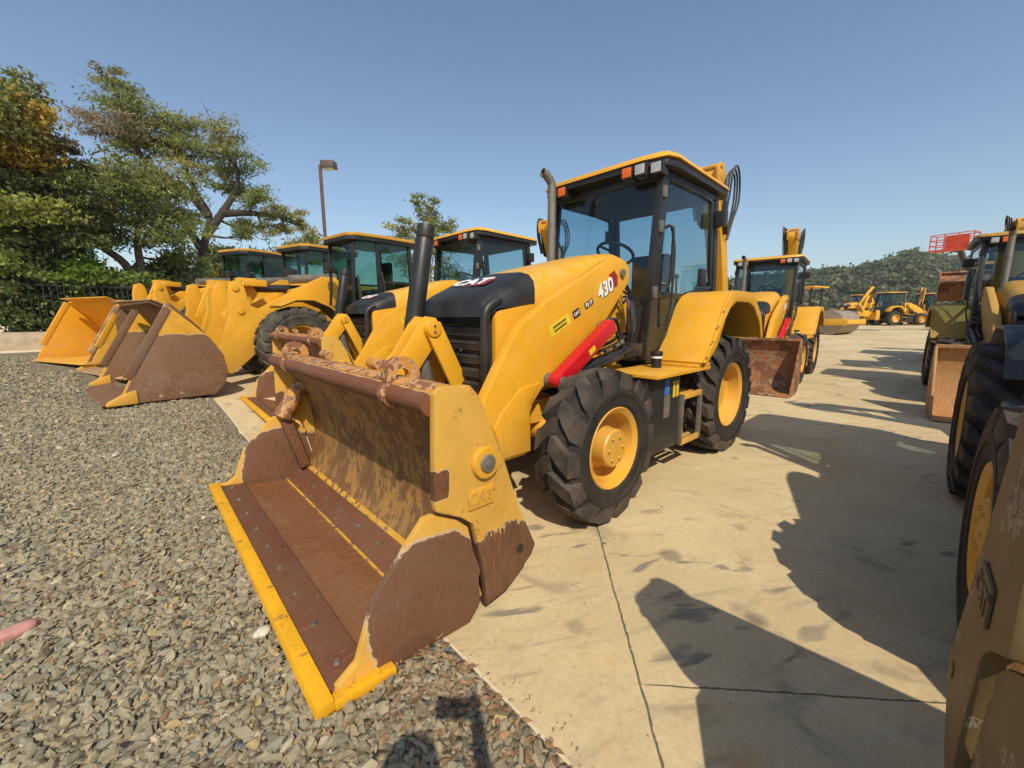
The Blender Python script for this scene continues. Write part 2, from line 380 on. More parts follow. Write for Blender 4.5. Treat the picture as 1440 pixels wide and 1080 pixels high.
def scatter_stones():
    import itertools
    t = (1+5**.5)/2
    V0 = np.array([(-1, t, 0), (1, t, 0), (-1, -t, 0), (1, -t, 0), (0, -1, t), (0, 1, t), (0, -1, -t), (0, 1, -t), (t, 0, -1), (t, 0, 1), (-t, 0, -1), (-t, 0, 1)], float); V0 /= np.linalg.norm(V0[0])
    F0 = np.array([(0, 11, 5), (0, 5, 1), (0, 1, 7), (0, 7, 10), (0, 10, 11), (1, 5, 9), (5, 11, 4), (11, 10, 2), (10, 7, 6), (7, 1, 8), (3, 9, 4), (3, 4, 2), (3, 2, 6), (3, 6, 8), (3, 8, 9), (4, 9, 5), (2, 4, 11), (6, 2, 10), (8, 6, 7), (9, 8, 1)])
    pts = []
    def fill(x0, x1, y0, y1, n, s0, s1):
        X = rng.uniform(x0, x1, n); Y = rng.uniform(y0, y1, n); S = s0*(s1/s0)**(rng.random(n)**1.6)
        pts.append(np.stack([X, Y, S], 1))
    fill(GX+.02, 6.2, -.6, 2.1, 26000, .006, .026)
    fill(GX+.02, 6.6, -3.2, -.6, 17000, .008, .026)
    fill(GX+.02, 7.5, -6.2, -3.2, 14000, .010, .027)
    fill(GX+.02, 9.5, -12.5, -6.2, 9000, .018, .036)
    fill(GX+.02, 8.5, 2.1, 4.2, 9000, .010, .026); fill(6.2, 9.5, -3.2, 2.1, 9000, .012, .028); fill(7.5, 10, -6.2, -3.2, 4000, .014, .03)
    fill(GX-.10, GX+.05, -1, 2.2, 300, .003, .012); fill(GX-.9, GX, -1, 2.4, 160, .002, .008)
    A = np.concatenate(pts); A = A[np.array([foot(x, y) > .03 for x, y in A[:, :2]])]; n = len(A)
    nearedge_ = (A[:, 0] < GX+.30) & (rng.random(n) < .6)
    Z = np.array([gz(x, y) if x > GX else T(x, y)+.001 for x, y in A[:, :2]])
    q = rng.normal(size=(n, 4)); q /= np.linalg.norm(q, axis=1)[:, None]
    w_, x_, y_, z_ = q.T
    Rm = np.stack([np.stack([1-2*(y_**2+z_**2), 2*(x_*y_-z_*w_), 2*(x_*z_+y_*w_)], 1), np.stack([2*(x_*y_+z_*w_), 1-2*(x_**2+z_**2), 2*(y_*z_-x_*w_)], 1), np.stack([2*(x_*z_-y_*w_), 2*(y_*z_+x_*w_), 1-2*(x_**2+y_**2)], 1)], 1)
    sc = np.stack([rng.uniform(.9, 1.7, n), rng.uniform(.65, 1.1, n), rng.uniform(.35, .75, n)], 1)
    jit = 1+rng.uniform(-.38, .38, (n, 12, 1))
    A[nearedge_, 2] *= .62
    V = V0[None]*jit*sc[:, None, :]*A[:, 2][:, None, None]
    V = np.einsum('nij,nkj->nki', Rm, V); V[:, :, 2] *= .8
    V += np.stack([A[:, 0], A[:, 1], Z+A[:, 2]*.25], 1)[:, None, :]
    Fc = (F0[None]+12*np.arange(n)[:, None, None]).reshape(-1)
    me = bpy.data.meshes.new('gravel_stones'); me.vertices.add(n*12); me.vertices.foreach_set('co', V.reshape(-1).astype(np.float32))
    nf = n*20; me.loops.add(nf*3); me.loops.foreach_set('vertex_index', Fc.astype(np.int32)); me.polygons.add(nf)
    me.polygons.foreach_set('loop_start', np.arange(0, nf*3, 3, dtype=np.int32)); me.polygons.foreach_set('loop_total', np.full(nf, 3, np.int32)); me.update(calc_edges=True)
    pal = np.array([(.245, .21, .14), (.275, .235, .155), (.22, .20, .14), (.30, .26, .17), (.22, .215, .165), (.36, .26, .12), (.42, .36, .25), (.22, .125, .07), (.13, .115, .08)])
    pr = np.array([.22, .2, .17, .13, .13, .055, .035, .018, .042])
    ci = rng.choice(len(pal), n, p=pr/pr.sum()); C = pal[ci]*rng.uniform(.85, 1.15, (n, 1))
    nearedge = (A[:, 0] < GX+.34+.25*rng.random(n)) & (rng.random(n) < .5); C[nearedge] = np.array([.23, .185, .12])*rng.uniform(.6, 1.5, (nearedge.sum(), 1))
    at = me.attributes.new('tint', 'FLOAT_COLOR', 'POINT'); at.data.foreach_set('color', np.repeat(np.concatenate([C, np.ones((n, 1))], 1), 12, 0).reshape(-1).astype(np.float32))
    nt = NT('gravel_stone'); ac = nt.node('ShaderNodeVertexColor'); ac.layer_name = 'tint'
    f = nt.noise(90, 4, .6); c = nt.mix(nt.mul(nt.ss(f, .3, .75), .35), ac.outputs[0], (.36, .31, .22)); nt.bump(f, .3, .003); nt.set(base=c, rough=.85, spec=.25)
    me.materials.append(nt.m); me.shade_flat()
    o = link(bpy.data.objects.new('gravel_stones', me)); tag(o, kind='stuff', label='loose grey and tan gravel stones lying over the gravel strip')
scatter_stones()

# leaf litter and the odd pale stone
def litter():
    bm = B()
    for i in range(900):
        if i < 780: x = GX+abs(rng.normal(0, .26)); y = rng.uniform(-.5, 2.2)
        else: x = 4.45+rng.normal(0, .16); y = rng.uniform(-.5, .5)
        z = gz(x, y)+.012+rng.uniform(0, .014); s = rng.uniform(.008, .026); an = rng.uniform(0, 6.28)
        u = Vector((math.cos(an), math.sin(an), rng.uniform(-.3, .3)))*s; v = Vector((-math.sin(an), math.cos(an), rng.uniform(-.4, .4)))*s*.45; c = Vector((x, y, z))
        q = [bm.verts.new(c+d) for d in (-u, v*.9-u*.2, u, -v-u*.1)]; bm.faces.new(q)
    o = part('leaf_litter', bm, plain('dry_leaf', (.27, .155, .075), .8, var=.4, scale=30), flat=True); tag(o, kind='stuff', label='dry brown leaf scraps along the edge of the gravel')
litter()
def stone(name, loc, s, rz, mat, label, cat='stone'):
    bm = B(); bmesh.ops.create_icosphere(bm, subdivisions=3, radius=1)
    for v in bm.verts:
        k = 1+.22*mnoise.noise(v.co*1.3+Vector(loc)); v.co = Vector((v.co.x*s[0]*k, v.co.y*s[1]*k, v.co.z*s[2]*k))
    o = part(name, bm, mat); o.location = loc; o.rotation_euler = (0, 0, rz); tag(o, label, cat); return o
def gp(px, py, z=0.0):
    d = RT*(px-720)-UP*(py-540)+fwd*F; t = (z-CAM.z)/d.z; return CAM+d*t
def pix_at(px, py, ax, v):
    d = RT*(px-720)-UP*(py-540)+fwd*F; t = (v-CAM[ax])/d[ax]; return CAM+d*t
def ground_pt(px, py):
    z = 0
    for _ in range(30):
        q = gp(px, py, z); z = .5*z+.5*T(q.x, q.y)
    return q
q = ground_pt(18, 905); stone('pink_stone', (q.x, q.y, gz(q.x, q.y)+.02), (.095, .038, .03), R(200), M['pinkstone'], 'flat pink stone lying on the grey gravel')
M['palestone'] = plain('pale_stone', (.55, .5, .4), .85, scale=30, bump=.3)
q = ground_pt(165, 645); stone('pale_stone', (q.x, q.y, gz(q.x, q.y)+.015), (.07, .022, .02), R(70), M['palestone'], 'long thin pale stone on the gravel beyond the pink stone')
q = ground_pt(371, 905); stone('pale_stone', (q.x, q.y, gz(q.x, q.y)+.02), (.035, .028, .022), R(20), M['palestone'], 'round whitish stone on the gravel beside the yellow cutting edge')

# ------------------------------------------------------------------ wheels
def make_wheel(name, Ro, w, rim_r, nlug, lug_h, skew, hub, parent, loc, flip, rub='rubber', tread='tread', tr_w=.034):
    wh = empty(name, loc, math.pi if flip else 0, parent)
    rc = Ro-lug_h
    prof = [(rim_r-.01, -w*.43), (rim_r+.02, -w*.49), (rim_r+.028, -w*.515), (rim_r+.04, -w*.50), ((rim_r+rc)*.5-.022, -w*.53), ((rim_r+rc)*.5-.018, -w*.53-.006), ((rim_r+rc)*.5+.018, -w*.53-.006), ((rim_r+rc)*.5+.022, -w*.53), (rc-.06, -w*.5), (rc-.018, -w*.43), (rc, -w*.25), (rc+.004, 0),
            (rc, w*.25), (rc-.018, w*.43), (rc-.06, w*.5), ((rim_r+rc)*.5+.022, w*.53), ((rim_r+rc)*.5+.018, w*.53+.006), ((rim_r+rc)*.5-.018, w*.53+.006), ((rim_r+rc)*.5-.022, w*.53), (rim_r+.04, w*.50), (rim_r+.028, w*.515), (rim_r+.02, w*.49), (rim_r-.01, w*.43)]
    bm = B(); lathe(bm, prof, 72)
    for f in list(bm.faces):
        if len(f.verts) > 4: bm.faces.remove(f)
    for f in bm.faces: f.material_index = 0
    def rad(y):
        t = abs(y)/w
        return rc+.004-.022*(t/.43)**3 if t < .43 else rc-.018-(t-.43)/.07*.042
    for s in (-1, 1):
        for k in range(nlug):
            th0 = 2*math.pi*(k+(.5 if s > 0 else 0))/nlug; rings = []
            for i, u in enumerate((0, .3, .6, .85, 1.0, 1.09)):
                y = s*(-.035*w+u*(w*.47+.035*w)); y2 = max(-w*.535, min(w*.535, y))
                th = th0+skew*(u**1.25)*.9
                rb = rad(y2)-.012 if u < 1.05 else rc-.085
                rt_ = (rad(y2)+lug_h*(1-.12*u)) if u <= 1.0 else rc-.055
                hw = tr_w*(1.0+.35*u)/Ro; hb = hw*1.35
                if u > 1.05: y2 = s*w*.54
                if u == 1.0: y2 = s*w*.50; rt_ = rc+lug_h*.55
                rings.append([bm.verts.new((r*math.cos(t), y2, r*math.sin(t))) for r, t in ((rb, th-hb), (rt_, th-hw), (rt_, th+hw), (rb, th+hb))])
            for a_, b_ in zip(rings, rings[1:]):
                for j in range(3):
                    f = bm.faces.new((a_[j], a_[j+1], b_[j+1], b_[j])); f.material_index = 1
            for rg in (rings[0], rings[-1]): f = bm.faces.new(rg); f.material_index = 1
    part('tyre', bm, [M[rub], M[tread]], wh, ang=32)
    bm = B(); yo = w*.45
    d_in = hub['dish']
    lathe(bm, [(rim_r+.012, -yo), (rim_r-.03, -yo*.9), (rim_r-.035, yo*.55), (rim_r-.02, yo*.8), (rim_r+.012, yo*.92), (rim_r+.018, yo), (rim_r+.004, yo+.012), (rim_r-.03, yo-.01), (rim_r-.045, yo*.55), (rim_r-.055, d_in+.02), (rim_r-.09, d_in), (.06, d_in), (.06, d_in-.03)], 56)
    part('rim', bm, M[hub.get('mat', 'yellow')], wh, ang=30)
    bm = B(); hr = hub['r']
    lathe(bm, [(hr*1.25, d_in), (hr*1.2, d_in+.02), (hr, d_in+.03), (hr*.97, hub['out']-.012), (hr*.9, hub['out']), (.0005, hub['out'])], 36)
    for i in range(hub['bolts']):
        t = 2*math.pi*i/hub['bolts']; c, s_ = math.cos(t), math.sin(t)
        rr = hub.get('br', hr*.62); yb = hub['out'] if rr < hr else d_in
        cyl(bm, (rr*c, yb-.004, rr*s_), (rr*c, yb+.014, rr*s_), .012, .010, 6)
    part('hub', bm, M[hub.get('mat', 'yellow')], wh, ang=30)
    return wh

# ------------------------------------------------------------------ backhoe loader
def make_backhoe():
    root = empty('backhoe_loader')
    Y, K, KS = M['yellow'], M['black'], M['black_soft']
    # wheels
    fh = dict(dish=-.01, r=.135, out=.135, bolts=6); rh = dict(dish=.06, r=.16, out=.10, bolts=8, br=.2)
    for s in (1, -1):
        make_wheel('wheel', .528, .275, .272, 14, .036, -.27, fh, root, (2.2, s*.975, .525), s < 0, tr_w=.052)
        make_wheel('wheel', .61, .44, .325, 19, .036, -.40, rh, root, (0, s*.84, .602), s < 0, tr_w=.040)
    # chassis
    bm = B()
    for s in (1, -1):
        box(bm, -1.1, 2.6, s*.30-.05, s*.30+.05, .52, .80)
    box(bm, 1.0, 2.65, -.28, .28, .56, 1.05); box(bm, -.9, 1.2, -.34, .34, .5, .98)
    part('chassis', bm, K, root, .01)
    bm = B()
    prism(bm, [(2.05, .50), (2.62, .50), (2.70, .62), (2.70, .82), (2.30, .86), (2.05, .78)], -.38, .38)
    box(bm, 2.0, 2.36, .385, .47, .60, .78); box(bm, 2.0, 2.36, -.47, -.385, .60, .78)
    cyl(bm, (2.2, -.75, .53), (2.2, .75, .53), .085, seg=18); cyl(bm, (2.2, -.2, .53), (2.2, .2, .53), .15, seg=18)
    for s in (1, -1):
        prism(bm, [(1.98, .86), (2.5, .80), (2.5, .90), (2.1, .97)], s*.40-.05, s*.40+.05)
    part('front_axle', bm, Y, root, .012)
    bm = B(); cyl(bm, (0, -.7, .6), (0, .7, .6), .14, seg=18); box(bm, -.25, .25, -.3, .3, .45, .8); part('rear_axle', bm, Y, root, .01)
    # engine side filler behind the arm
    bm = B(); box(bm, 1.25, 2.3, -.34, .34, 1.0, 1.3); part('engine', bm, K, root, .01)
    # loader tower
    bm = B()
    for s in (1, -1):
        prism(bm, [(1.18, .85), (1.75, .85), (1.66, 1.25), (1.52, 1.78), (1.34, 1.82), (1.2, 1.7), (1.16, 1.3)], s*.40-.035, s*.40+.035)
        box(bm, 1.1, 1.8, s*.38-.06, s*.38+.1*s*0+.06, .80, .95)
    part('loader_tower', bm, Y, root, .01)
    # hood: loft of half sections mirrored
    def section(x, top, hw, zb):
        half = [(.0, top), (hw*.62, top-.012), (hw*.80, top-.045), (hw*.95, top-.13), (hw, top-.24), (hw, zb)]
        return [(x, -y, z) for y, z in reversed(half)] + [(x, y, z) for y, z in half[1:]]
    bm = B()
    st = [(.99, 1.975, .40, 1.25), (1.10, 2.0, .425, 1.25), (1.3, 1.975, .445, 1.22), (1.7, 1.885, .45, 1.2), (2.1, 1.79, .452, 1.1), (2.31, 1.735, .452, .98)]
    rings = loft(bm, [section(*s) for s in st]); bm.faces.new(rings[0]); bm.faces.new(list(reversed(rings[-1])))
    hood = part('hood', bm, M['yellow_hood'], root, 0, ang=50)
    for s in (1, -1):
        bm = B(); prism(bm, [(2.313, .86), (2.66, .86), (2.685, .9), (2.69, 1.40), (2.66, 1.455), (2.313, 1.50)], s*.425-.02, s*.425+.026)
        part('side_panel', bm, Y, root, .012)
    for q in (-1, 1):
        bm = B(); tube(bm, [(2.30, q*.452, 1.475), (2.0, q*.4525, 1.545), (1.7, q*.4515, 1.60), (1.3, q*.447, 1.63)], .005, 6); part('hood_seam', bm, K, hood)
        bm = B(); box(bm, 2.0, 2.06, q*.452-.008, q*.452+.012, 1.50, 1.525); part('hood_latch', bm, K, hood, .004)
    bm = B()
    def nsec(x, top, hw, side):
        half = [(.0, top), (hw*.66, top-.01), (hw*.86, top-.035), (hw*.97, top-.085), (hw, top-.15), (hw, top-side)]
        return [(x, -y, z) for y, z in reversed(half)] + [(x, y, z) for y, z in half[1:]]
    st = [(2.313, 1.742, .455, .24), (2.5, 1.672, .455, .20), (2.68, 1.588, .452, .135), (2.755, 1.535, .44, .11), (2.772, 1.50, .42, .10)]
    rings = loft(bm, [nsec(*s) for s in st]); bm.faces.new(rings[0]); bm.faces.new(list(reversed(rings[-1])))
    nose = part('nose_panel', bm, K, root, 0, ang=40)
    sl = Vector((2.62-2.45, 0, 1.615-1.69)).normalized()
    # reads from the front: its right is +y
    fr = frame((2.53, -.02, 1.664), (0, 1, 0), -sl)
    text_mesh('CAT', .17, fr, M['white_dec'], 'logo_lettering', nose, .003, .03, xs=1.25)
    bm = B(); fr2 = fr @ Matrix.Translation((.05, -.015, -.001))
    v = [bm.verts.new(fr2 @ Vector(p)) for p in ((-.10, -.066, .0), (.20, -.066, .0), (.20, .07, 0), (.12, .07, 0), (.04, -.04, 0))]; bm.faces.new(v)
    part('logo_triangle', bm, M['dkred'], nose, flat=True)
    # grille
    bm = B(); box(bm, 2.60, 2.70, -.40, .40, .84, 1.46)
    for i in range(6):
        z0 = .865+i*.097
        prism(bm, [(2.70, z0), (2.725, z0), (2.738, z0+.012), (2.728, z0+.074), (2.70, z0+.080)], -.395, .395)
        for k in range(3): box(bm, 2.725, 2.742, -.395, .395, z0+.018+k*.018, z0+.026+k*.018)
    gr = part('grille', bm, KS, root, 0)
    bm = B()
    for i in range(1, 6, 2):
        for y in (-.18, .12): cyl(bm, (2.735, y, .955+i*.097-.085), (2.746, y, .955+i*.097-.085), .009, seg=8)
    part('grille_bolt', bm, M['grey_steel'], gr)
    for s in (1, -1):
        bm = B(); tube(bm, [(2.762, s*.43, .85), (2.768, s*.432, 1.1), (2.765, s*.43, 1.36), (2.74, s*.43, 1.455), (2.64, s*.435, 1.52)], .033, 10)
        part('grille_frame', bm, K, root)
    # loader arms
    prof = [(1.30, 1.70), (1.30, 1.80), (1.36, 1.86), (1.46, 1.885), (1.60, 1.86), (2.33, 1.51), (2.56, 1.37), (2.68, 1.24), (2.92, .87), (3.18, .52), (3.28, .36), (3.24, .24), (3.10, .24),
            (2.95, .40), (2.82, .44), (2.55, .44), (2.51, .47), (2.51, .72), (2.48, .80), (2.38, .90), (2.2, 1.0), (1.95, 1.14), (1.69, 1.31), (1.5, 1.50), (1.40, 1.60)]
    for s in (1, -1):
        bm = B(); prism(bm, prof, s*.56-.045, s*.56+.045); arm = part('loader_arm', bm, Y, root, .010)
        bm = B()
        prism(bm, [(2.51, .46), (2.8, .46), (2.92, .55), (2.78, .78), (2.60, .92), (2.42, .94), (2.52, .80)], s*.605-.004, s*.605+.012)
        part('arm_plate', bm, Y, arm, .006)
        bm = B(); cyl(bm, (1.42, s*.50, 1.76), (1.42, s*.625, 1.76), .035); cyl(bm, (2.32, s*.5, .95), (2.32, s*.66, .95), .055); cyl(bm, (3.2, s*.48, .34), (3.2, s*.64, .34), .05)
        part('pivot_pin', bm, M['grey_steel'], arm, .004)
        # lift cylinder with hoses and the red lock
        bm = B(); cyl(bm, (2.20, s*.655, .955), (1.45, s*.655, 1.10), .052); cyl(bm, (1.47, s*.655, 1.095), (1.40, s*.655, 1.11), .06)
        box(bm, 1.2, 1.42, s*.655-.05, s*.655+.05, 1.06, 1.17)
        lc = part('lift_cylinder', bm, K, root, .006)
        bm = B(); cyl(bm, (2.34, s*.655, .93), (2.15, s*.655, .965), .03); part('cylinder_rod', bm, M['chrome'], lc)
        bm = B()
        for k, (oz, oy) in enumerate(((.07, .03), (.085, -.02), (-.03, .07))):
            tube(bm, [(2.18, s*(.66+oy), .985+oz), (1.9, s*(.665+oy), 1.05+oz), (1.6, s*(.66+oy), 1.11+oz), (1.38, s*(.60+oy), 1.16+oz), (1.2, s*.5, 1.14+oz)], .014, 8)
        tube(bm, [(1.75, s*.60, 1.33), (1.62, s*.68, 1.38), (1.5, s*.66, 1.25), (1.4, s*.6, 1.12)], .014, 8); tube(bm, [(1.78, s*.62, 1.28), (1.66, s*.70, 1.30), (1.52, s*.68, 1.2), (1.36, s*.62, 1.16)], .014, 8)
        part('hose', bm, M['hose'], lc)
        bm = B()
        for xx, zz in ((1.62, 1.16), (1.55, 1.18), (1.75, 1.13)): cyl(bm, (xx, s*.69, zz), (xx-.05, s*.685, zz+.015), .022, seg=10)
        part('hose_fitting', bm, M['grey_steel'], lc)
        if s > 0:
            p0, p1 = Vector((2.33, .70, .955)), Vector((1.70, .70, 1.335)); bm = B()
            bar(bm, p0, p1, .10, .105); cyl(bm, p0-Vector((0, .05, 0)), p0+Vector((0, .05, 0)), .0525)
            lk = part('cylinder_lock', bm, M['red'], root, .014)
            bm = B(); cyl(bm, p0+Vector((0, .045, 0)), p0+Vector((0, .062, 0)), .034); part('lock_pin', bm, M['grey_steel'], lk, .004)
            bm = B(); c = p0.lerp(p1, .52); d = (p1-p0).normalized(); bar(bm, c-d*.04+Vector((0, .052, 0)), c+d*.04+Vector((0, .052, 0)), .003, .04); part('lock_label', bm, M['ltyel'], lk)
            # decals on the left arm
            dx = Vector((1.60-2.33, 0, 1.86-1.51)).normalized(); uz = Vector((0, 1, 0)).cross(dx)*-1
            if uz.z < 0: uz = -uz
            f0 = lambda x, z, dy: frame((x, .606+dy, z), dx, uz)
            bm = B(); fr = f0(1.625, 1.66, 0); v = [bm.verts.new(fr @ Vector(p)) for p in ((.02, -.06, .0), (.13, -.07, .0), (.16, .0, 0), (.135, .065, 0), (.05, .06, 0))]; bm.faces.new(v); part('number_shade', bm, M['dkred'], arm, flat=True)
            text_mesh('430', .155, f0(1.655, 1.62, .001) @ Matrix.Translation((.012, -.008, 0)), K, 'number_shadow', arm, .001, .03, .15, .95)
            text_mesh('430', .155, f0(1.655, 1.62, .004), M['white_dec'], 'number_decal', arm, .001, .025, .15, .95)
            def plate(nm, x, z, w_, h_, mt, dy=.001):
                bm = B(); fr = f0(x, z, dy); v = [bm.verts.new(fr @ Vector(p)) for p in ((-w_/2, -h_/2, 0), (w_/2, -h_/2, 0), (w_/2, h_/2, 0), (-w_/2, h_/2, 0))]; bm.faces.new(v); return part(nm, bm, mt, arm, flat=True)
            plate('name_plate', 1.865, 1.50, .11, .05, K); text_mesh('F2 IT', .042, f0(1.865, 1.50, .003), M['white_dec'], 'plate_lettering', arm, .0005, .03)
            plate('name_plate', 2.015, 1.425, .085, .062, K); text_mesh('CAT', .034, f0(2.015, 1.425, .003), M['white_dec'], 'plate_lettering', arm, .0005, .03)
            plate('side_label', 2.205, 1.34, .24, .085, M['ltyel'])
            bm = B()
            for k, ww in enumerate((.15, .13)):
                fr = f0(2.205, 1.34, .003); zz = .014-k*.03
                for j in range(9):
                    a0 = -.075+j*.017; v = [bm.verts.new(fr @ Vector(p)) for p in ((a0, zz-.008, 0), (a0+.012, zz-.008, 0), (a0+.012, zz+.008, 0), (a0, zz+.008, 0))]; bm.faces.new(v)
            part('label_print', bm, K, arm, flat=True)
    bm = B(); cyl(bm, (2.85, -.52, .62), (2.85, .52, .62), .075, seg=18); part('cross_tube', bm, Y, root)
    # tilt linkage in the middle
    bm = B()
    pn = Vector((2.97, .0, 1.32))
    for yy in (.065, -.065):
        prism(bm, [(2.97-.085, 1.32+.02), (2.97-.05, 1.32+.075), (2.97+.03, 1.32+.085), (2.97+.085, 1.32+.03), (3.18, 1.17), (3.36, .98), (3.40, .80), (3.30, .72), (3.16, .92), (3.02, 1.10), (2.90, 1.25)], yy-.016, yy+.016)
        prism(bm, [(2.97-.055, 1.32+.05), (2.97+.05, 1.32-.03), (2.74, .70), (2.64, .66), (2.60, .74)], yy*1.75-.014, yy*1.75+.014)
    lv = part('tilt_lever', bm, Y, root, .006)
    bm = B(); cyl(bm, (2.97, -.14, 1.32), (2.97, .14, 1.32), .058); part('lever_pin', bm, Y, lv, .006)
    bm = B()
    for zz in (-.02, .02): cyl(bm, (2.97, .14, 1.32+zz), (2.97, .15, 1.32+zz), .008, seg=8)
    part('pin_bolt', bm, M['grey_steel'], lv)
    bm = B(); cyl(bm, (3.03, .0, 1.18), (2.93, 0, .78), .06); part('tilt_cylinder', bm, M['grey_steel'], root, .004)
    # tall black cylinder standing behind the lever
    bm = B(); a0, a1 = Vector((2.98, -.19, 1.15)), Vector((2.80, -.20, 2.07))
    cyl(bm, a0, a0.lerp(a1, .10), .05); cyl(bm, a0.lerp(a1, .08), a0.lerp(a1, .89), .068); cyl(bm, a0.lerp(a1, .885), a0.lerp(a1, .905), .060); cyl(bm, a0.lerp(a1, .90), a1, .066)
    bm.faces.ensure_lookup_table(); part('black_cylinder', bm, K, root, .005)
    bm = B(); box(bm, 2.86, 3.02, -.26, -.14, .95, 1.18); part('cylinder_bracket', bm, K, root, .01)
    # exhaust
    bm = B(); tube(bm, [(1.22, -.37, 1.85), (1.22, -.37, 2.3), (1.22, -.37, 2.66), (1.235, -.375, 2.74), (1.29, -.39, 2.80), (1.33, -.40, 2.815)], .043, 14, 6, cap=False)
    part('exhaust_pipe', bm, M['grey_steel'], root)
    # cab ------------------------------------------------------
    cab = empty('cab', parent=root)
    bm = B()
    fb, ft, rb, rtp = (1.02, 1.0), (.845, 2.70), (-.48, 1.0), (-.30, 2.70)
    for s in (1, -1):
        y = s*.62
        bar(bm, (fb[0], y, fb[1]), (ft[0], y, ft[1]), .075, .085); bar(bm, (rb[0], y, rb[1]), (rtp[0], y, rtp[1]), .07, .085)
        bar(bm, (ft[0], y, 2.68), (rtp[0], y, 2.68), .06, .09); bar(bm, (fb[0], y, 1.02), (rb[0], y, 1.02), .06, .10)
    bar(bm, (ft[0]+.005, -.6, 2.67), (ft[0]+.005, .6, 2.67), .07, .10, (1, 0, 0)); bar(bm, (rtp[0], -.6, 2.67), (rtp[0], .6, 2.67), .07, .10, (1, 0, 0))
    bar(bm, (fb[0]-.02, -.6, 1.03), (fb[0]-.02, .6, 1.03), .06, .10, (1, 0, 0)); bar(bm, (rb[0]+.03, -.6, 1.35), (rb[0]+.03, .6, 1.35), .06, .08, (1, 0, 0))
    part('cab_frame', bm, K, cab, .014)
    bm = B(); box(bm, -.45, 1.0, -.59, .59, .98, 1.02); box(bm, .95, 1.0, -.59, .59, 1.06, 1.5); box(bm, -.45, -.40, -.58, .58, 1.02, 1.33); part('cab_floor', bm, KS, cab)
    bm = B(); box(bm, -.27, .80, -.57, .57, 2.60, 2.66); part('headliner', bm, M['liner'], cab, .03)
    rp = [(1.02, .52), (.93, .70), (.80, .74), (-.45, .70), (-.58, .60)]; rp = rp+[(x, -y) for x, y in reversed(rp)]
    bm = B(); prism(bm, rp, 2.70, 2.765, 'z'); part('roof_underside', bm, K, cab, .012)
    bm = B()
    lo = [Vector((x*1.02, y*1.03, 2.752+(.02 if abs(y) > .6 and x > .7 else 0))) for x, y in rp]; mid = [Vector((x, y*.99, 2.80+(.02 if abs(y) > .6 and x > .7 else 0))) for x, y in rp]; hi = [Vector((x*.84, y*.84, 2.835)) for x, y in rp]
    rings = [[bm.verts.new(p) for p in rr] for rr in (lo, mid, hi)]
    for A, Bq in zip(rings, rings[1:]):
        for i in range(len(A)): bm.faces.new((A[i], A[(i+1) % len(A)], Bq[(i+1) % len(A)], Bq[i]))
    bm.faces.new(rings[2]); bm.faces.new(list(reversed(rings[0])))
    part('roof', bm, M['yellow_hood'], cab, .012)
    for yy, mt, nm in ((.37, 'orange', 'marker_light'), (.50, 'lens', 'work_light'), (.625, 'lens', 'work_light'), (-.40, 'orange', 'marker_light'), (-.53, 'lens', 'work_light')):
        xo = .93 if abs(yy) > .6 else .985
        bm = B(); box(bm, xo-.07, xo+.045, yy-.058, yy+.058, 2.63, 2.745); h = part(nm, bm, K, cab, .015)
        bm = B(); box(bm, xo+.047, xo+.062, yy-.046, yy+.046, 2.645, 2.73); part('lens', bm, M[mt], h, .01)
    def pane(nm, pts, th=.006, mt='glass', par=cab):
        bm = B(); P = [Vector(p) for p in pts]; nn = (P[1]-P[0]).cross(P[2]-P[0]).normalized()*th
        A = [bm.verts.new(p) for p in P]; Q = [bm.verts.new(p+nn) for p in P]; bm.faces.new(A); bm.faces.new(list(reversed(Q)))
        for i in range(len(P)): bm.faces.new((A[(i+1) % len(P)], A[i], Q[i], Q[(i+1) % len(P)]))
        return part(nm, bm, M[mt], par, flat=True)
    fx = lambda z: fb[0]+(ft[0]-fb[0])*(z-fb[1])/(ft[1]-fb[1]); rx = lambda z: rb[0]+(rtp[0]-rb[0])*(z-rb[1])/(rtp[1]-rb[1])
    pane('windscreen', [(fx(1.55)+.01, -.58, 1.55), (fx(1.55)+.01, .58, 1.55), (fx(2.62)+.01, .58, 2.62), (fx(2.62)+.01, -.58, 2.62)])
    pane('rear_window', [(rx(1.4), .57, 1.4), (rx(1.4), -.57, 1.4), (rx(2.62), -.57, 2.62), (rx(2.62), .57, 2.62)])
    for s in (1, -1):
        bm = B(); y = s*.635; pts = [(fx(1.04)-.06, 1.04), (fx(2.64)-.06, 2.64), (.10, 2.64), (-.2, 2.62), (rx(1.7)+.1, 1.72), (.28, 1.62), (.42, 1.04)]
        for p, q2 in zip(pts, pts[1:]+pts[:1]): bar(bm, (p[0], y, p[1]), (q2[0], y, q2[1]), .035, .05)
        bar(bm, (fx(1.62)-.06, y, 1.60), (.30, y, 1.60), .03, .06)
        dr = part('door', bm, K, cab, .008)
        pane('door_glass', [(p[0], y-.003, p[1]) for p in pts], .006, par=dr)
        bm = B(); tube(bm, [(.83, s*.66, 2.20), (.80, s*.72, 2.20), (.78, s*.72, 1.98), (.80, s*.72, 1.72), (.84, s*.66, 1.70)], .014, 8); tube(bm, [(.70, s*.66, 2.22), (.68, s*.69, 2.0), (.70, s*.69, 1.5), (.74, s*.66, 1.3)], .012, 8)
        part('grab_handle', bm, K, dr)
        bm = B(); box(bm, -.08, .04, s*.66-.02, s*.66+.03, 1.72, 1.90); part('door_latch', bm, K, dr, .012)
        bm = B(); box(bm, -.36, -.26, s*.70-.05, s*.70+.06, 2.36, 2.52); bar(bm, (-.3, s*.64, 2.5), (-.3, s*.70, 2.45), .04, .04, (1, 0, 0)); part('rear_lamp', bm, K, cab, .015)
        bm = B()
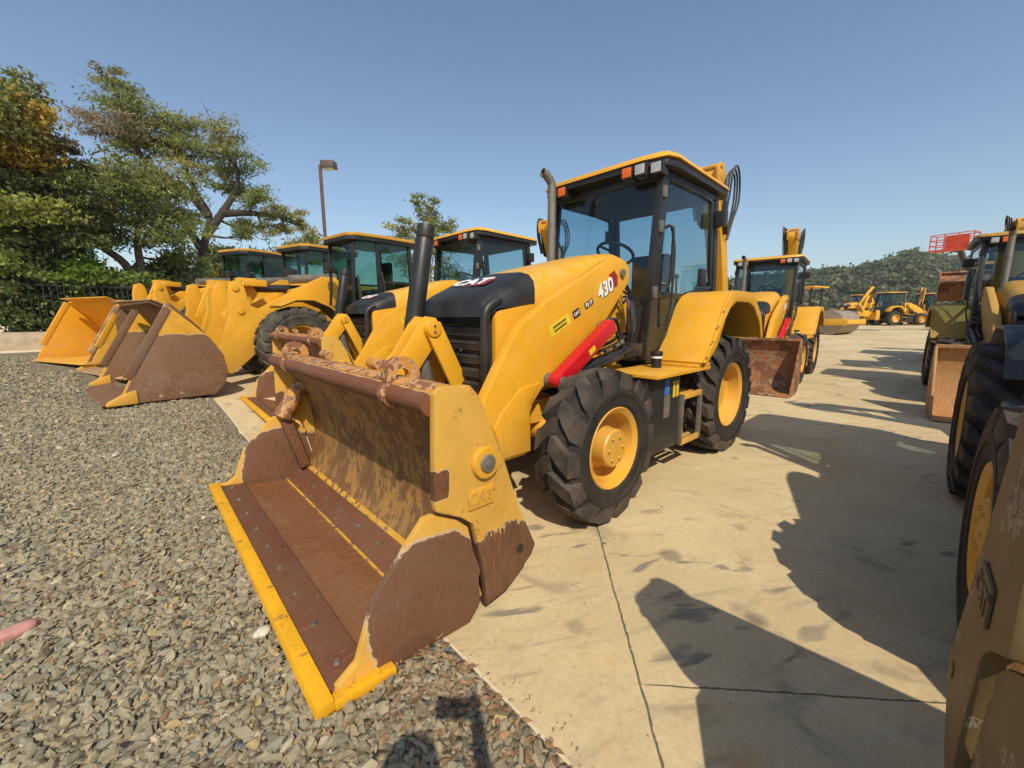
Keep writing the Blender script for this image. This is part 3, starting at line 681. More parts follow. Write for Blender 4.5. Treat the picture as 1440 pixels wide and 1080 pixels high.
        for zz in (2.5, 2.2, 1.62): box(bm, fx(zz)-.015, fx(zz)+.035, s*.662-.012, s*.662+.018, zz-.05, zz+.05)
        part('door_hinge', bm, M['grey_steel'], dr, .005)
    # inside
    bm = B(); box(bm, -.15, .30, -.24, .24, 1.42, 1.55); box(bm, -.22, -.08, -.23, .23, 1.52, 2.12); box(bm, -.05, .2, -.15, .15, 1.02, 1.42); part('seat', bm, M['seat'], cab, .05, 3)
    bm = B(); tube(bm, [(.92, 0, 1.1), (.78, 0, 1.75), (.67, .03, 2.04)], .045, 10, smooth=False); box(bm, .72, .92, -.16, .16, 1.62, 1.80); part('steering_column', bm, KS, cab, .02)
    bm = B(); bmesh.ops.create_circle(bm, segments=32, radius=.19); ring = [v.co.copy() for v in bm.verts]; bm.clear()
    mt = Matrix.Translation((.66, .03, 2.06)) @ Matrix.Rotation(R(-28), 4, 'Y')
    pts = [mt @ c for c in ring]; tube(bm, pts+[pts[0]], .016, 8, 2)
    for k in (0, 11, 21): bar(bm, mt @ Vector((0, 0, 0)), pts[k], .03, .012)
    part('steering_wheel', bm, K, cab)
    bm = B(); box(bm, .45, .95, .38, .55, 1.02, 1.55); box(bm, -.1, .5, -.56, -.40, 1.02, 1.62); part('console', bm, KS, cab, .03)
    bm = B()
    for yy in (.25, -.25): tube(bm, [(-.32, yy, 1.4), (-.30, yy, 1.85)], .014, 8, smooth=False); bmesh.ops.create_uvsphere(bm, u_segments=10, v_segments=8, radius=.03, matrix=Matrix.Translation((-.3, yy, 1.87)))
    part('lever', bm, K, cab)
    # fenders
    for s in (1, -1):
        bm = B(); o, i = 1.09, .64
        fp = [(.86, 1.00), (.66, 1.22), (.50, 1.50), (.40, 1.60), (.25, 1.645), (-.15, 1.645), (-.30, 1.60), (-.55, 1.40), (-.66, 1.18)]
        sheet(bm, [(x, z) for x, z in fp], .03, s*i, s*o)
        # skirt over the tyre edge
        sk = fp+[(-.60, 1.16), (-.50, 1.34), (-.28, 1.50), (-.12, 1.54), (.22, 1.54), (.36, 1.48), (.46, 1.38), (.60, 1.14), (.80, .99)]
        prism(bm, sk, s*o-.002, s*(o+.025)); fd = part('fender', bm, Y, root, .012)
        for k in range(4): bm = B(); t_ = k/3; x_, z_ = (.83-.30*t_, 1.045+.40*t_); cyl(bm, (x_, s*(o+.024), z_), (x_, s*(o+.031), z_), .011, .009, 6); part('fender_bolt', bm, M['grey_steel'], fd)
        bm = B(); prism(bm, [(.84, .98), (.45, 1.55), (-.2, 1.60), (-.62, 1.2), (-.5, .98)], s*.636-.012, s*.636+.0); part('fender_liner', bm, M['black_soft'], root)
        # platform, tank, steps
        bm = B(); box(bm, .64, 1.62, s*.60, s*1.08, .925, .955); box(bm, .62, .90, s*.62, s*1.07, .957, .985) if s > 0 else None
        pf = part('platform', bm, M['yellow_hood'], root, .006)
        bm = B(); box(bm, 1.03, 1.60, s*.50, s*.99, .27, .915); tk = part('tank', bm, K, root, .025, 3)
        if s > 0:
            bm = B(); box(bm, 1.07, 1.11, .99, .993, .72, .86); box(bm, 1.13, 1.17, .99, .993, .72, .86); part('tank_label', bm, M['ltyel'], tk)
            bm = B(); box(bm, 1.24, 1.32, .99, .993, .76, .89); part('tank_sticker', bm, M['blue_dec'], tk)
            bm = B(); box(bm, 1.22, 1.32, .99, .9925, .56, .755); part('tank_sticker', bm, M['grey_steel'], tk)
        bm = B()
        box(bm, .62, .98, s*.735, s*.745, .26, .30); box(bm, .62, .98, s*.735, s*.745, .68, .72)
        for xx in (.61, .99): box(bm, xx-.012, xx+.012, s*.99-.02, s*.99+.02, .27, .72); box(bm, xx-.012, xx+.012, s*.72, s*.74, .27, .9); box(bm, xx-.008, xx+.008, s*.73, s*.99, .262, .272)
        for xx in (.98,): box(bm, xx+.015, xx+.022, s*.74, s*.98, .28, .72)
        stp = part('step_frame', bm, M['grey_steel'], root, .003)
        for zz in (.28, .70):
            bm = B()
            for k in range(4): yy = s*(.765+k*.07); box(bm, .61, .99, yy-.017, yy+.017, zz-.012, zz+.012)
            box(bm, .61, .99, s*.99-.012, s*.99+.016, zz-.025, zz+.025)
            part('step', bm, M['yellow_hood'], stp, .004)
    bm = B(); cyl(bm, (1.12, .80, .957), (1.12, .80, 1.06), .045); cyl(bm, (1.12, .80, 1.06), (1.12, .80, 1.10), .052); part('filler_cap', bm, K, root, .006)
    bm = B(); cyl(bm, (1.12, .80, 1.04), (1.12, .80, 1.058), .0465); part('filler_ring', bm, M['white'], root)
    bm = B(); 
    for k in range(5): tube(bm, [(1.22+k*.03, .50+.02*k, 1.72-.05*k), (1.12+k*.02, .55, 1.55), (1.10+k*.04, .56+.015*k, 1.35), (1.2, .58, 1.15)], .011, 7)
    part('hose', bm, M['hose'], root)
    bm = B()
    for k in range(3): tube(bm, [(1.24+k*.02, .53+.02*k, 1.62-.03*k), (1.18+k*.02, .57, 1.45), (1.16+k*.03, .585, 1.28)], .009, 7)
    part('wire_loom', bm, plain('violet_wire', (.22, .14, .2), .6), root)
    # backhoe at the rear, folded upright
    bm = B(); box(bm, -1.3, -1.05, -.62, .62, .55, .95); box(bm, -1.25, -.9, -.5, .5, .5, 1.1)
    part('stabiliser_frame', bm, Y, root, .015)
    for s in (1, -1):
        bm = B(); box(bm, -1.32, -1.04, s*.52-.08, s*.52+.08, .45, 1.30); st_ = part('stabiliser', bm, Y, root, .012)
        bm = B(); box(bm, -1.27, -1.09, s*.52-.06, s*.52+.06, .22, .45); box(bm, -1.36, -1.0, s*.52-.16, s*.52+.16, .17, .22); part('stabiliser_foot', bm, K, st_, .01)
    by = .14
    bm = B(); prism(bm, [(-1.25, .75), (-1.9, .75), (-2.12, 1.0), (-2.06, 1.30), (-1.86, 1.30), (-1.28, 1.15)], by-.16, by+.16); part('swing_post', bm, Y, root, .015)
    bm = B()
    prism(bm, [(-2.10, 1.05), (-1.88, 1.05), (-1.80, 1.5), (-1.60, 2.2), (-1.33, 2.95), (-1.24, 3.16), (-1.26, 3.27), (-1.40, 3.29), (-1.50, 3.15), (-1.72, 2.5), (-1.94, 1.7)], by-.10, by+.115)
    bo = part('boom', bm, Y, root, .015)
    bm = B(); cyl(bm, (-1.86, by, 1.5), (-1.50, by, 2.75), .05); bar(bm, (-1.83, by+.10, 1.7), (-1.35, by+.10, 3.0), .02, .05); part('boom_cylinder', bm, K, bo)
    bm = B(); cyl(bm, (-1.33, by-.14, 3.22), (-1.33, by+.14, 3.22), .06)
    for q in (-1, 1): prism(bm, [(-1.46, 3.05), (-1.22, 3.10), (-1.20, 3.28), (-1.28, 3.36), (-1.40, 3.36), (-1.48, 3.25)], by+q*.115-.02, by+q*.115+.02)
    cyl(bm, (-1.30, by-.15, 3.32), (-1.30, by+.15, 3.32), .035); part('boom_head', bm, M['yellow_dull'], bo, .01)
    bm = B()
    prism(bm, [(-1.30, 3.26), (-1.44, 3.34), (-1.62, 3.20), (-2.15, 2.5), (-2.55, 1.7), (-2.42, 1.66), (-2.0, 2.35), (-1.5, 3.0)], by-.24, by-.10)
    sk_ = part('stick', bm, Y, root, .015)
    bm = B(); cyl(bm, (-1.85, by-.17, 3.05), (-2.35, by-.17, 2.1), .045); part('stick_cylinder', bm, K, sk_)
    bm = B()
    for k in range(3):
        yy = by+.13+.02*k; dd = .035*k
        tube(bm, [(-1.56, yy, 2.5), (-1.46, yy+.01, 2.75), (-1.42-dd, yy+.02, 3.0), (-1.46-dd, yy+.03, 3.22+dd), (-1.60-dd, yy+.03, 3.30+dd), (-1.74-dd, yy+.02, 3.22), (-1.80-dd, yy, 2.95), (-1.76, yy-.02, 2.70), (-1.66, yy-.03, 2.45)], .013, 8)
    for k in range(3): tube(bm, [(-1.40, by-.15-.03*k, 2.7), (-1.30, by-.17-.03*k, 3.1), (-1.36, by-.2-.03*k, 3.36+.03*k), (-1.6, by-.2-.02*k, 3.34), (-1.75, by-.17, 3.0)], .013, 8)
    part('hose', bm, M['hose'], bo)
    bm = B()
    for q in (-1, 1): prism(bm, [(-1.62, 2.62), (-1.46, 2.66), (-1.36, 3.12), (-1.44, 3.28), (-1.56, 3.2)], by+q*.19-.012, by+q*.19+.012) if q < 0 else None
    part('hose_guard', bm, K, bo, .008)
    bm = B(); prism(bm, [(-2.60, 1.75), (-2.35, 1.7), (-2.07, 1.35), (-2.03, .95), (-2.2, .75), (-2.5, .78), (-2.67, 1.1), (-2.45, 1.2), (-2.3, 1.0), (-2.2, 1.15), (-2.35, 1.45)], by-.42, by+.10)
    dig = part('digging_bucket', bm, M['yellow_dull'], root, .01)
    for k in range(5):
        bm = B(); yy = by-.38+.11*k; prism(bm, [(-2.65, 1.1), (-2.69, 1.06), (-2.75, 1.26), (-2.71, 1.25)], yy-.03, yy+.03); part('tooth', bm, M['grey_steel'], dig)
    return root

def n_region_ell(n, cx, cz, rx, rz, amp=.5, sc=5):
    x, y, z = n.xyz(); nz = n.sub(n.noise(sc, 7, .72), .5)
    dx = n.mul(n.sub(x, cx), 1/rx); dz = n.mul(n.sub(z, cz), 1/rz)
    d = n.math('SQRT', n.add(n.mul(dx, dx), n.mul(dz, dz)))
    return n.ss(n.add(d, n.mul(nz, amp)), 1.12, .88)
def rear_plate_mask(n):
    x, y, z = n.xyz(); nz = n.sub(n.noise(7, 8, .75, stretch=(2.2, 1, .8)), .5)
    low = n.ss(n.add(z, n.mul(nz, .30)), .43, .37)
    patch = n.mul(n.ss(n.add(x, n.mul(nz, .06)), 3.605, 3.62), n.mul(n.ss(z, .645, .67), n.ss(n.add(z, n.mul(nz, .1)), .80, .77)))
    ch = n.mul(n.ss(n.noise(38, 4, .7), .66, .70), n.ss(x, 3.50, 3.62))
    return n.mx(n.mx(low, patch), ch)
def clam_mask(n):
    return n_region_ell(n, 3.69, .19, .285, .315, .45, 5)
def inner_floor_mask(n):
    x, y, z = n.xyz(); k = n.ss(n.add(x, n.mul(n.sub(n.noise(9, 5), .5), .02)), 3.655, 3.668)
    return n.mx(k, .0)
def back_mask(n):
    nz = n.noise(13, 8, .8, stretch=(1, 1.3, .6)); x, y, z = n.xyz(); w2 = n.noise(3, 4, .6)
    return n.mul(n.ss(n.add(nz, n.mul(n.sub(w2, .5), .5)), .34, .62), n.ss(z, 1.1, .30, .75, .98))
def tube_mask(n):
    x, y, z = n.xyz(); nz = n.sub(n.noise(5, 7, .7), .5)
    return n.ss(n.add(n.sub(x, n.mul(n.sub(z, 1.06), .7)), n.mul(nz, .06)), 3.635, 3.655)
M['w_rear'] = worn('bucket_side_paint', FADE, STEEL, rear_plate_mask, scratch=(10, 10, 2))
M['w_clam'] = worn('clam_side_paint', FADE, (.15, .068, .036), clam_mask, scratch=(34, 10, 3))
M['w_floor'] = worn('clam_floor_steel', FADE, (.185, .076, .031), inner_floor_mask, scratch=(2, 12, 8))
M['w_plate'] = worn('cutting_edge_steel', FADE, (.14, .055, .026), lambda n: n.ss(n.noise(3, 4), .15, .2), scratch=(3, 14, 8))
M['w_back'] = worn('moldboard_paint', (.37, .19, .045), (.17, .08, .03), back_mask, scratch=(6, 22, 2), chip=.25, fade=.15)
M['w_tube'] = worn('top_tube_paint', (.60, .30, .05), (.17, .062, .030), tube_mask)
M['w_lip'] = worn('worn_lip', (.62, .33, .03), STEEL, lambda n: n.ss(n.noise(9, 7, .75, stretch=(1, 2, 1)), .50, .60))
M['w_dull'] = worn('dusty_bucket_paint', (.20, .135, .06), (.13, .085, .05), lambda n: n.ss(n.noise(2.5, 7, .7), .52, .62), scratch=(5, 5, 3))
M['w_hook'] = worn('hook_rust', (.55, .25, .05), (.22, .085, .035), lambda n: n.ss(n.noise(9, 6, .7), .42, .6))
M['w_edge'] = worn('painted_edge', (.78, .40, .012), STEEL, lambda n: n.ss(n.noise(11, 7, .75), .68, .74))
M['rustbrown'] = worn('rusty_bucket', (.32, .13, .045), (.17, .066, .03), lambda n: n.ss(n.noise(2.4, 7, .7), .45, .55), scratch=(4, 16, 3))
M['brownsteel'] = worn('brown_bucket', (.52, .28, .05), (.34, .17, .07), lambda n: n.ss(n.noise(1.6, 6, .7), .26, .34), scratch=(4, 8, 3))

def make_clam_bucket(root):
    bk = empty('bucket', parent=root)
    W_ = 1.18
    bm = B()
    mb = [(3.66, 1.075), (3.585, .99), (3.50, .85), (3.43, .68), (3.40, .50), (3.41, .32), (3.455, .18), (3.50, .115)]
    sheet(bm, mb, -.022, -W_, W_); part('moldboard', bm, M['w_back'], bk)
    bm = B(); sheet(bm, [(3.60, 1.12), (3.44, 1.06), (3.30, .86), (3.17, .50), (3.10, .24), (3.28, .09), (3.44, .06)], .02, -W_+.02, W_-.02); part('back_shell', bm, M['yellow_dull'], bk)
    bm = B()
    sheet(bm, [(3.505, .117), (3.655, .048)], -.024, -W_+.01, W_-.01)
    bl = part('dozer_edge', bm, M['w_plate'], bk, .003)
    for k in range(8):
        bm = B(); y = -1.0+k*.285; c = Vector((3.575, y, .088)); nn = Vector((.07, 0, .15)).normalized(); cyl(bm, c, c+nn*.012, .014, .012, 8)
        part('edge_bolt', bm, M['grey_steel'], bl)
    bm = B(); sheet(bm, [(3.483, .145), (3.508, .12)], -.028, -W_+.01, W_-.01); part('moldboard_lip', bm, M['w_lip'], bk, .003)
    # clam floor and lips
    bm = B(); prism(bm, [(3.66, .012), (3.66, .036), (3.99, .030), (3.99, .008)], -W_+.005, W_-.005); part('clam_floor', bm, M['w_floor'], bk)
    bm = B(); sheet(bm, [(3.652, .045), (3.668, .043)], -.010, -W_+.01, W_-.01); part('clam_lip', bm, M['w_lip'], bk)
    bm = B(); prism(bm, [(3.98, .030), (3.98, .050), (4.155, .040), (4.165, .020)], -W_-.0, W_+.0); ce = part('cutting_edge', bm, M['w_plate'], bk, .003)
    for k in range(9):
        y = -1.08+k*.27; bm = B(); cyl(bm, (4.075, y, .040), (4.074, y, .056), .016, .012, 10); part('edge_bolt', bm, M['grey_steel'], ce)
        if k % 2 == 0: bm = B(); cyl(bm, (4.0, y+.1, .044), (4.0, y+.1, .056), .008, .006, 8); part('edge_bolt', bm, M['grey_steel'], ce)
    bm = B(); prism(bm, [(4.145, .004), (4.145, .052), (4.205, .046), (4.215, .012), (4.19, .0)], -1.24, 1.24); box(bm, 3.90, 4.145, 1.20, 1.245, .004, .040); box(bm, 3.9, 4.145, -1.245, -1.2, .004, .04)
    part('bolt_on_edge', bm, M['w_edge'], bk, .004)
    rear = [(3.665, 1.10), (3.63, 1.125), (3.49, 1.115), (3.44, 1.06), (3.38, .92), (3.20, .47), (3.09, .24), (3.12, .19), (3.28, .085), (3.415, .06), (3.43, .24), (3.485, .49), (3.55, .545), (3.672, .61), (3.68, .66), (3.672, .9)]
    clam = [(3.675, .59), (3.56, .53), (3.50, .475), (3.447, .24), (3.435, .075), (3.50, .0), (4.14, .0), (4.12, .045), (4.04, .10), (3.955, .33), (3.72, .585)]
    for s in (1, -1):
        bm = B(); prism(bm, rear, s*1.185, s*1.222); sp = part('side_plate', bm, M['w_rear'], bk, .006)
        bm = B(); prism(bm, clam, s*1.165, s*1.20); part('clam_side', bm, M['w_clam'], bk, .006)
        bm = B()
        cyl(bm, (3.42, s*1.222, .765), (3.42, s*1.245, .765), .075, .07, 24)
        part('pin_boss', bm, M['yellow'], sp, .004)
        bm = B(); cyl(bm, (3.42, s*1.245, .765), (3.42, s*1.256, .765), .042, .038, 20); cyl(bm, (3.42, s*1.256, .765), (3.42, s*1.262, .765), .02, .018, 6); part('pin', bm, M['grey_steel'], sp, .002)
        bm = B(); box(bm, 3.375, 3.515, s*1.2225, s*1.231, .565, .655); part('logo_plate', bm, M['yellow'], sp, .006)
        text_mesh('CAT', .075, frame((3.445, s*1.232, .61), (-s, 0, 0), (0, 0, 1)), M['w_rear'], 'logo_lettering', sp, .002, .03)
        bm = B(); cyl(bm, (3.20, s*1.222, .26), (3.20, s*1.226, .26), .022, seg=14); part('side_hole', bm, K_, sp)
    bm = B(); cyl(bm, (3.655, -1.185, 1.055), (3.655, 1.185, 1.055), .052, seg=20); part('top_tube', bm, M['w_tube'], bk)
    bm = B(); sheet(bm, [(3.67, 1.112), (3.62, 1.128), (3.55, 1.118)], .018, -1.17, 1.17); part('top_rim', bm, M['w_hook'], bk, .004)
    for y in (.86, -.77):
        bm = B()
        for k in range(16):
            a0, a1 = 2*math.pi*k/16, 2*math.pi*(k+1)/16
            for (r0, r1) in ((.034, .088),):
                P = [(3.615+r*math.cos(t), y, 1.135+r*math.sin(t)) for r, t in ((r0, a0), (r1, a0), (r1, a1), (r0, a1))]
                A = [bm.verts.new((p[0], y-.022, p[2])) for p in P]; Q = [bm.verts.new((p[0], y+.022, p[2])) for p in P]
                bm.faces.new(A); bm.faces.new(list(reversed(Q)))
                for i in (0, 1, 2, 3): bm.faces.new((A[i], Q[i], Q[(i+1) % 4], A[(i+1) % 4]))
        bmesh.ops.remove_doubles(bm, verts=bm.verts, dist=.0005)
        hk = part('hook', bm, M['w_hook'], bk)
        bm = B(); lathe_at(bm, (3.655, y-.03, 1.055), .068, .05); part('hook_collar', bm, M['w_hook'], hk, .008)
    for y in (.45, -.3, .62): bm = B(); cyl(bm, (3.55, y-.06, 1.15), (3.55, y+.06, 1.15), .03, seg=14); part('hinge_knuckle', bm, M['w_hook'], bk, .006)
    # clam cylinder on the right inside
    bm = B(); tube(bm, [(3.50, -1.10, .86), (3.60, -1.10, .70), (3.66, -1.11, .60)], [.06, .075], 12); part('clam_cylinder', bm, M['w_hook'], bk)
    bm = B(); bar(bm, (3.64, -1.12, .56), (3.52, -1.12, .14), .07, .08); part('clam_guard', bm, M['w_plate'], bk, .01)
    for o in bk.children_recursive:
        if o.name.split('.')[0] in ('clam_floor', 'cutting_edge', 'bolt_on_edge', 'clam_side', 'edge_bolt'):
            for v in o.data.vertices:
                if v.co.x > 3.66: q = (v.co.x-3.66)/.5; v.co.x = 3.66+(v.co.x-3.66)*.955; v.co.z += q*(.022+.05*(1.2-v.co.y)/2.4)
    return bk
K_ = M['black']
def lathe_at(bm, c, r, h):
    cyl(bm, c, (c[0], c[1]+h, c[2]), r, seg=20)

def make_gp_bucket(root, mat, w=1.2, name='bucket'):
    bk = empty(name, parent=root)
    pr = [(3.42, .98), (3.36, .80), (3.33, .55), (3.36, .28), (3.46, .09), (3.60, .03), (4.12, .02)]
    bm = B(); sheet(bm, pr, -.03, -w, w); part('bucket_shell', bm, mat, bk)
    sd = [(3.42, .98), (3.50, .97), (3.78, .55), (4.10, .06), (4.10, .0), (3.6, .0), (3.43, .06), (3.33, .27), (3.30, .55), (3.33, .80)]
    for s in (1, -1):
        bm = B(); prism(bm, sd, s*(w-.0), s*(w+.03)); part('side_plate', bm, mat, bk, .005)
    bm = B(); prism(bm, [(4.0, .0), (4.0, .05), (4.2, .035), (4.215, .015)], -w-.02, w+.02); part('cutting_edge', bm, mat, bk, .003)
    bm = B(); box(bm, 3.38, 3.47, -w-.02, w+.02, .95, 1.0); part('top_rim', bm, mat, bk, .008)
    return bk

main = make_backhoe()
bare = copy_tree(main)                                   # kept for the copies that carry another bucket
make_clam_bucket(main)
GRP = 'backhoe loaders parked in the yard'
tag(main, 'large yellow backhoe loader numbered 430 with worn open bucket resting on the gravel edge', 'backhoe loader', GRP)
def place(src, loc, rz, s, label):
    o = copy_tree(src); o.location = loc; o.rotation_euler = (0, 0, rz); o.scale = (s, s, s); tag(o, label, 'backhoe loader', GRP); return o
def settle(x, y): return T(x, y)
place(main, (-.83, -3.70, T(-.83, -3.7)), -.012, 1, 'yellow backhoe loader standing between the numbered backhoe and the wheel loader')
R1 = place(main, (-.25, 3.735, 0), .05, 1, 'shaded backhoe loader nearest the camera across the lane, with only its side showing')
for ch in R1.children:
    if ch.name.split('.')[0] == 'bucket': ch.location.z += .21
    if ch.name.split('.')[0] in ('fender', 'fender_liner', 'platform', 'step_frame') and ch.data.vertices[0].co.y < 0: ch.hide_render = True
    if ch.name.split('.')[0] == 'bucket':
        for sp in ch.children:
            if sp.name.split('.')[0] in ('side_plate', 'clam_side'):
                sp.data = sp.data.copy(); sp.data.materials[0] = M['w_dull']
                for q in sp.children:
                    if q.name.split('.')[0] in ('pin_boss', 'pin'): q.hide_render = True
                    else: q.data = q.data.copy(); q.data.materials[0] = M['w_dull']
for ch in [c for c in R1.children_recursive if c.hide_render]:
    for q in list(ch.children): bpy.data.objects.remove(q)
    bpy.data.objects.remove(ch)
for ch in R1.children:
    if ch.name.split('.')[0] == 'bucket':
        bm = B(); prism(bm, [(3.52, 1.02), (3.66, 1.0), (3.68, 1.16), (3.67, 1.34), (3.61, 1.40), (3.54, 1.36), (3.50, 1.14)], -1.02, -.90); part('hook', bm, M['w_hook'], ch, .02)  # solid lump added on the unseen rim, shaped for a bump in its shadow
        bm = B(); prism(bm, [(3.55, 1.02), (3.70, 1.0), (3.72, 1.16), (3.62, 1.22), (3.52, 1.14)], -.62, -.50); part('hook', bm, M['w_hook'], ch, .02)  # lower added lump, for the next bump along that shadow
bm = B(); sheet(bm, [(.62, 1.0), (.45, 1.22), (.2, 1.33), (-.2, 1.33), (-.5, 1.2)], .025, -.95, -.6); part('mudguard', bm, M['black_soft'], R1, .006)
B3 = place(bare, (-7.85, -.83, T(-8.3, -.6)), .08, 1.0, 'backhoe loader with a deep rusty brown bucket standing behind the numbered one')
make_gp_bucket(B3, M['rustbrown'])
for ch in B3.children:
    if ch.name.split('.')[0] in ('boom', 'stick'): ch.scale.z = 1.13
R2 = place(bare, (-7.6, 3.26, 0), .10, 1.0, 'backhoe loader across the lane with an upright tan bucket on the concrete')
make_gp_bucket(R2, M['brownsteel'])
M['yellow_shaded'] = yellow_paint('yellow_paint_shaded', (.40, .225, .025), dust=.5, rough=.55)  # darker yellow: the shade over this machine is put into the paint
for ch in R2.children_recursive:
    if ch.type == 'MESH' and ch.data.materials and ch.data.materials[0] in (M['yellow'], M['yellow_hood']): ch.data = ch.data.copy(); ch.data.materials[0] = M['yellow_shaded']
R3 = place(bare, (-14.4, 3.15, T(-14.2, 2.8)), .05, 1.0, 'backhoe loader farther up the lane holding a dark brown bucket raised')
make_gp_bucket(R3, M['rustbrown'])
piv = Vector((1.42, 0, 1.76)); rotm = Matrix.Translation(piv) @ Matrix.Rotation(R(-38), 4, 'Y') @ Matrix.Translation(-piv)
for ch in R3.children:
    if ch.name.split('.')[0] in ('loader_arm', 'bucket', 'tilt_lever', 'cross_tube', 'tilt_cylinder', 'black_cylinder'): ch.matrix_local = rotm @ ch.matrix_local
for ch in list(bare.children_recursive): bpy.data.objects.remove(ch)
bpy.data.objects.remove(bare)

# ------------------------------------------------------------------ wheel loaders
def make_wheel_loader():
    root = empty('wheel_loader'); Y, K, KS = M['yellow'], M['black'], M['black_soft']
    hub = dict(dish=.05, r=.2, out=.14, bolts=10, br=.27)
    for x in (0, -2.6):
        for s in (1, -1): make_wheel('wheel', .70, .48, .36, 22, .028, -.2, hub, root, (x, s*.84, .70), s < 0, 'rubber_dust', 'rubber_dust', .045)
    bm = B(); box(bm, -1.1, .4, -.4, .4, .55, 1.2); prism(bm, [(-.2, 1.2), (-.2, 1.75), (-.75, 1.95), (-1.0, 1.9), (-1.05, 1.1)], -.42, .42); part('front_frame', bm, Y, root, .02)
    bm = B(); box(bm, -3.9, -1.2, -.42, .42, .55, 1.25); cyl(bm, (0, -.7, .7), (0, .7, .7), .13); cyl(bm, (-2.6, -.7, .7), (-2.6, .7, .7), .13); part('rear_frame', bm, K, root, .02)
    arm = [(.72, 1.80), (.80, 1.86), (.92, 1.82), (.97, 1.62), (.99, 1.25), (1.20, .66), (1.36, .38), (1.26, .22), (1.02, .22), (.72, .46), (.34, .84), (-.10, 1.10), (-.55, 1.30), (-.95, 1.45), (-1.08, 1.62), (-1.10, 1.92), (-1.0, 2.03), (-.72, 2.02), (-.28, 1.80), (.25, 1.50), (.50, 1.36), (.64, 1.42)]
    for s in (1, -1):
        bm = B(); prism(bm, arm, s*.46-.05, s*.46+.05); a_ = part('lift_arm', bm, Y, root, .012)
        bm = B()
        for px, pz, rr in ((.85, 1.72, .06), (.80, 1.32, .06), (1.22, .36, .055), (-.98, 1.84, .06)): cyl(bm, (px, s*.50, pz), (px, s*.53, pz), rr, seg=16)
        part('arm_pin', bm, Y, a_, .004)
        bm = B(); pth = [(x_, z_) for x_, z_ in ((.62, 1.30), (.45, 1.45), (.05, 1.60), (-.3, 1.52), (-.60, 1.36), (-.78, 1.14))]
        fpts = [(.48, 1.42), (.20, 1.535), (-.12, 1.545), (-.45, 1.42), (-.72, 1.18)]
        sheet(bm, [(p[0]-.12, p[1]) for p in fpts], .03, s*.60, s*1.10); part('front_fender', bm, Y, root, .01)
        bm = B(); sheet(bm, [(p[0]-.12, p[1]-.03) for p in fpts], .02, s*.61, s*1.08); part('fender_liner', bm, KS, root)
        bm = B(); tube(bm, [(-.72, s*.75, 1.35), (-.74, s*.82, 1.9), (-.72, s*.84, 2.15)], .03, 8); box(bm, -.78, -.62, s*.84-.09, s*.84+.09, 2.10, 2.26); part('head_lamp', bm, K, root, .01)
        bm = B(); sheet(bm, [(-1.75, 1.30), (-2.1, 1.55), (-3.1, 1.58), (-3.4, 1.35)], -.03, s*.6, s*1.1); part('rear_fender', bm, Y, root, .01)
    bm = B()
    for yy in (.07, -.07): prism(bm, [(.35, 1.65), (.45, 1.85), (.60, 1.83), (.95, 1.25), (.95, .95), (.8, .95), (.66, 1.2)], yy-.025, yy+.025)
    cyl(bm, (.45, -.46, 1.25), (.45, .46, 1.25), .09); part('bell_crank', bm, Y, root, .01)
    bm = B(); box(bm, .30, .62, -.26, -.06, 1.80, 1.95); box(bm, .25, .62, .08, .30, 1.78, 1.9); tube(bm, [(.6, -.2, 1.85), (.75, -.22, 1.5), (.9, -.25, 1.1)], .03, 8); tube(bm, [(.6, .2, 1.85), (.78, .22, 1.5), (.95, .2, 1.0)], .03, 8); part('valve_block', bm, Y, root, .015)
    bm = B(); cyl(bm, (-.7, 0, 1.8), (.45, 0, 1.75), .075); part('tilt_cylinder', bm, K, root)
    bm = B(); cyl(bm, (-1.15, .2, 2.05), (-.2, .2, 1.95), .09, seg=14); part('front_beam', bm, M['grey_steel'], root)
    # cab
    cab = empty('cab', parent=root); x0, x1, hw, z0, z1 = -1.45, -2.85, .62, 1.45, 2.90
    bm = B()
    for s in (1, -1):
        bar(bm, (x0+.10, s*(hw-.08), z0), (x0, s*(hw-.12), z1), .06, .07); bar(bm, (x0-.52, s*hw, z0), (x0-.50, s*hw, z1), .06, .09); bar(bm, (x1, s*hw, z0), (x1+.06, s*hw, z1), .07, .08)
        bar(bm, (x0, s*(hw-.1), z1), (x1, s*hw, z1), .06, .08); bar(bm, (x0-.5, s*hw, 2.0), (x1, s*hw, 2.0), .04, .05); box(bm, x1, x0-.5, s*hw-.02, s*hw+.02, 1.40, 1.52)
    box(bm, x1, x0+.08, -hw+.05, hw-.05, 1.36, 1.46); part('cab_frame', bm, K, cab, .012)
    rp = [(x0+.16, .50), (x0+.02, .66), (x0-.55, .74), (x1-.12, .72), (x1-.22, .6)]; rp = rp+[(x, -y) for x, y in reversed(rp)]
    bm = B(); prism(bm, rp, z1+.02, z1+.09, 'z'); part('roof', bm, M['yellow_dull'], cab, .02)
    bm = B(); prism(bm, [(x*.99-.01, y*.96) for x, y in rp], z1-.06, z1+.018, 'z'); part('roof_underside', bm, K, cab, .01)
    def pane(nm, pts):
        bm = B(); P = [Vector(p) for p in pts]; nn = (P[1]-P[0]).cross(P[2]-P[0]).normalized()*.006; A = [bm.verts.new(p) for p in P]; Q = [bm.verts.new(p+nn) for p in P]; bm.faces.new(A); bm.faces.new(list(reversed(Q)))
        for i in range(4): bm.faces.new((A[(i+1) % 4], A[i], Q[i], Q[(i+1) % 4]))
        part(nm, bm, M['glass_w'], cab, flat=True)
    pane('windscreen', [(x0+.10, -.52, z0), (x0+.10, .52, z0), (x0, .48, z1), (x0, -.48, z1)]); pane('rear_window', [(x1, .6, 1.8), (x1, -.6, 1.8), (x1+.06, -.6, z1), (x1+.06, .6, z1)])
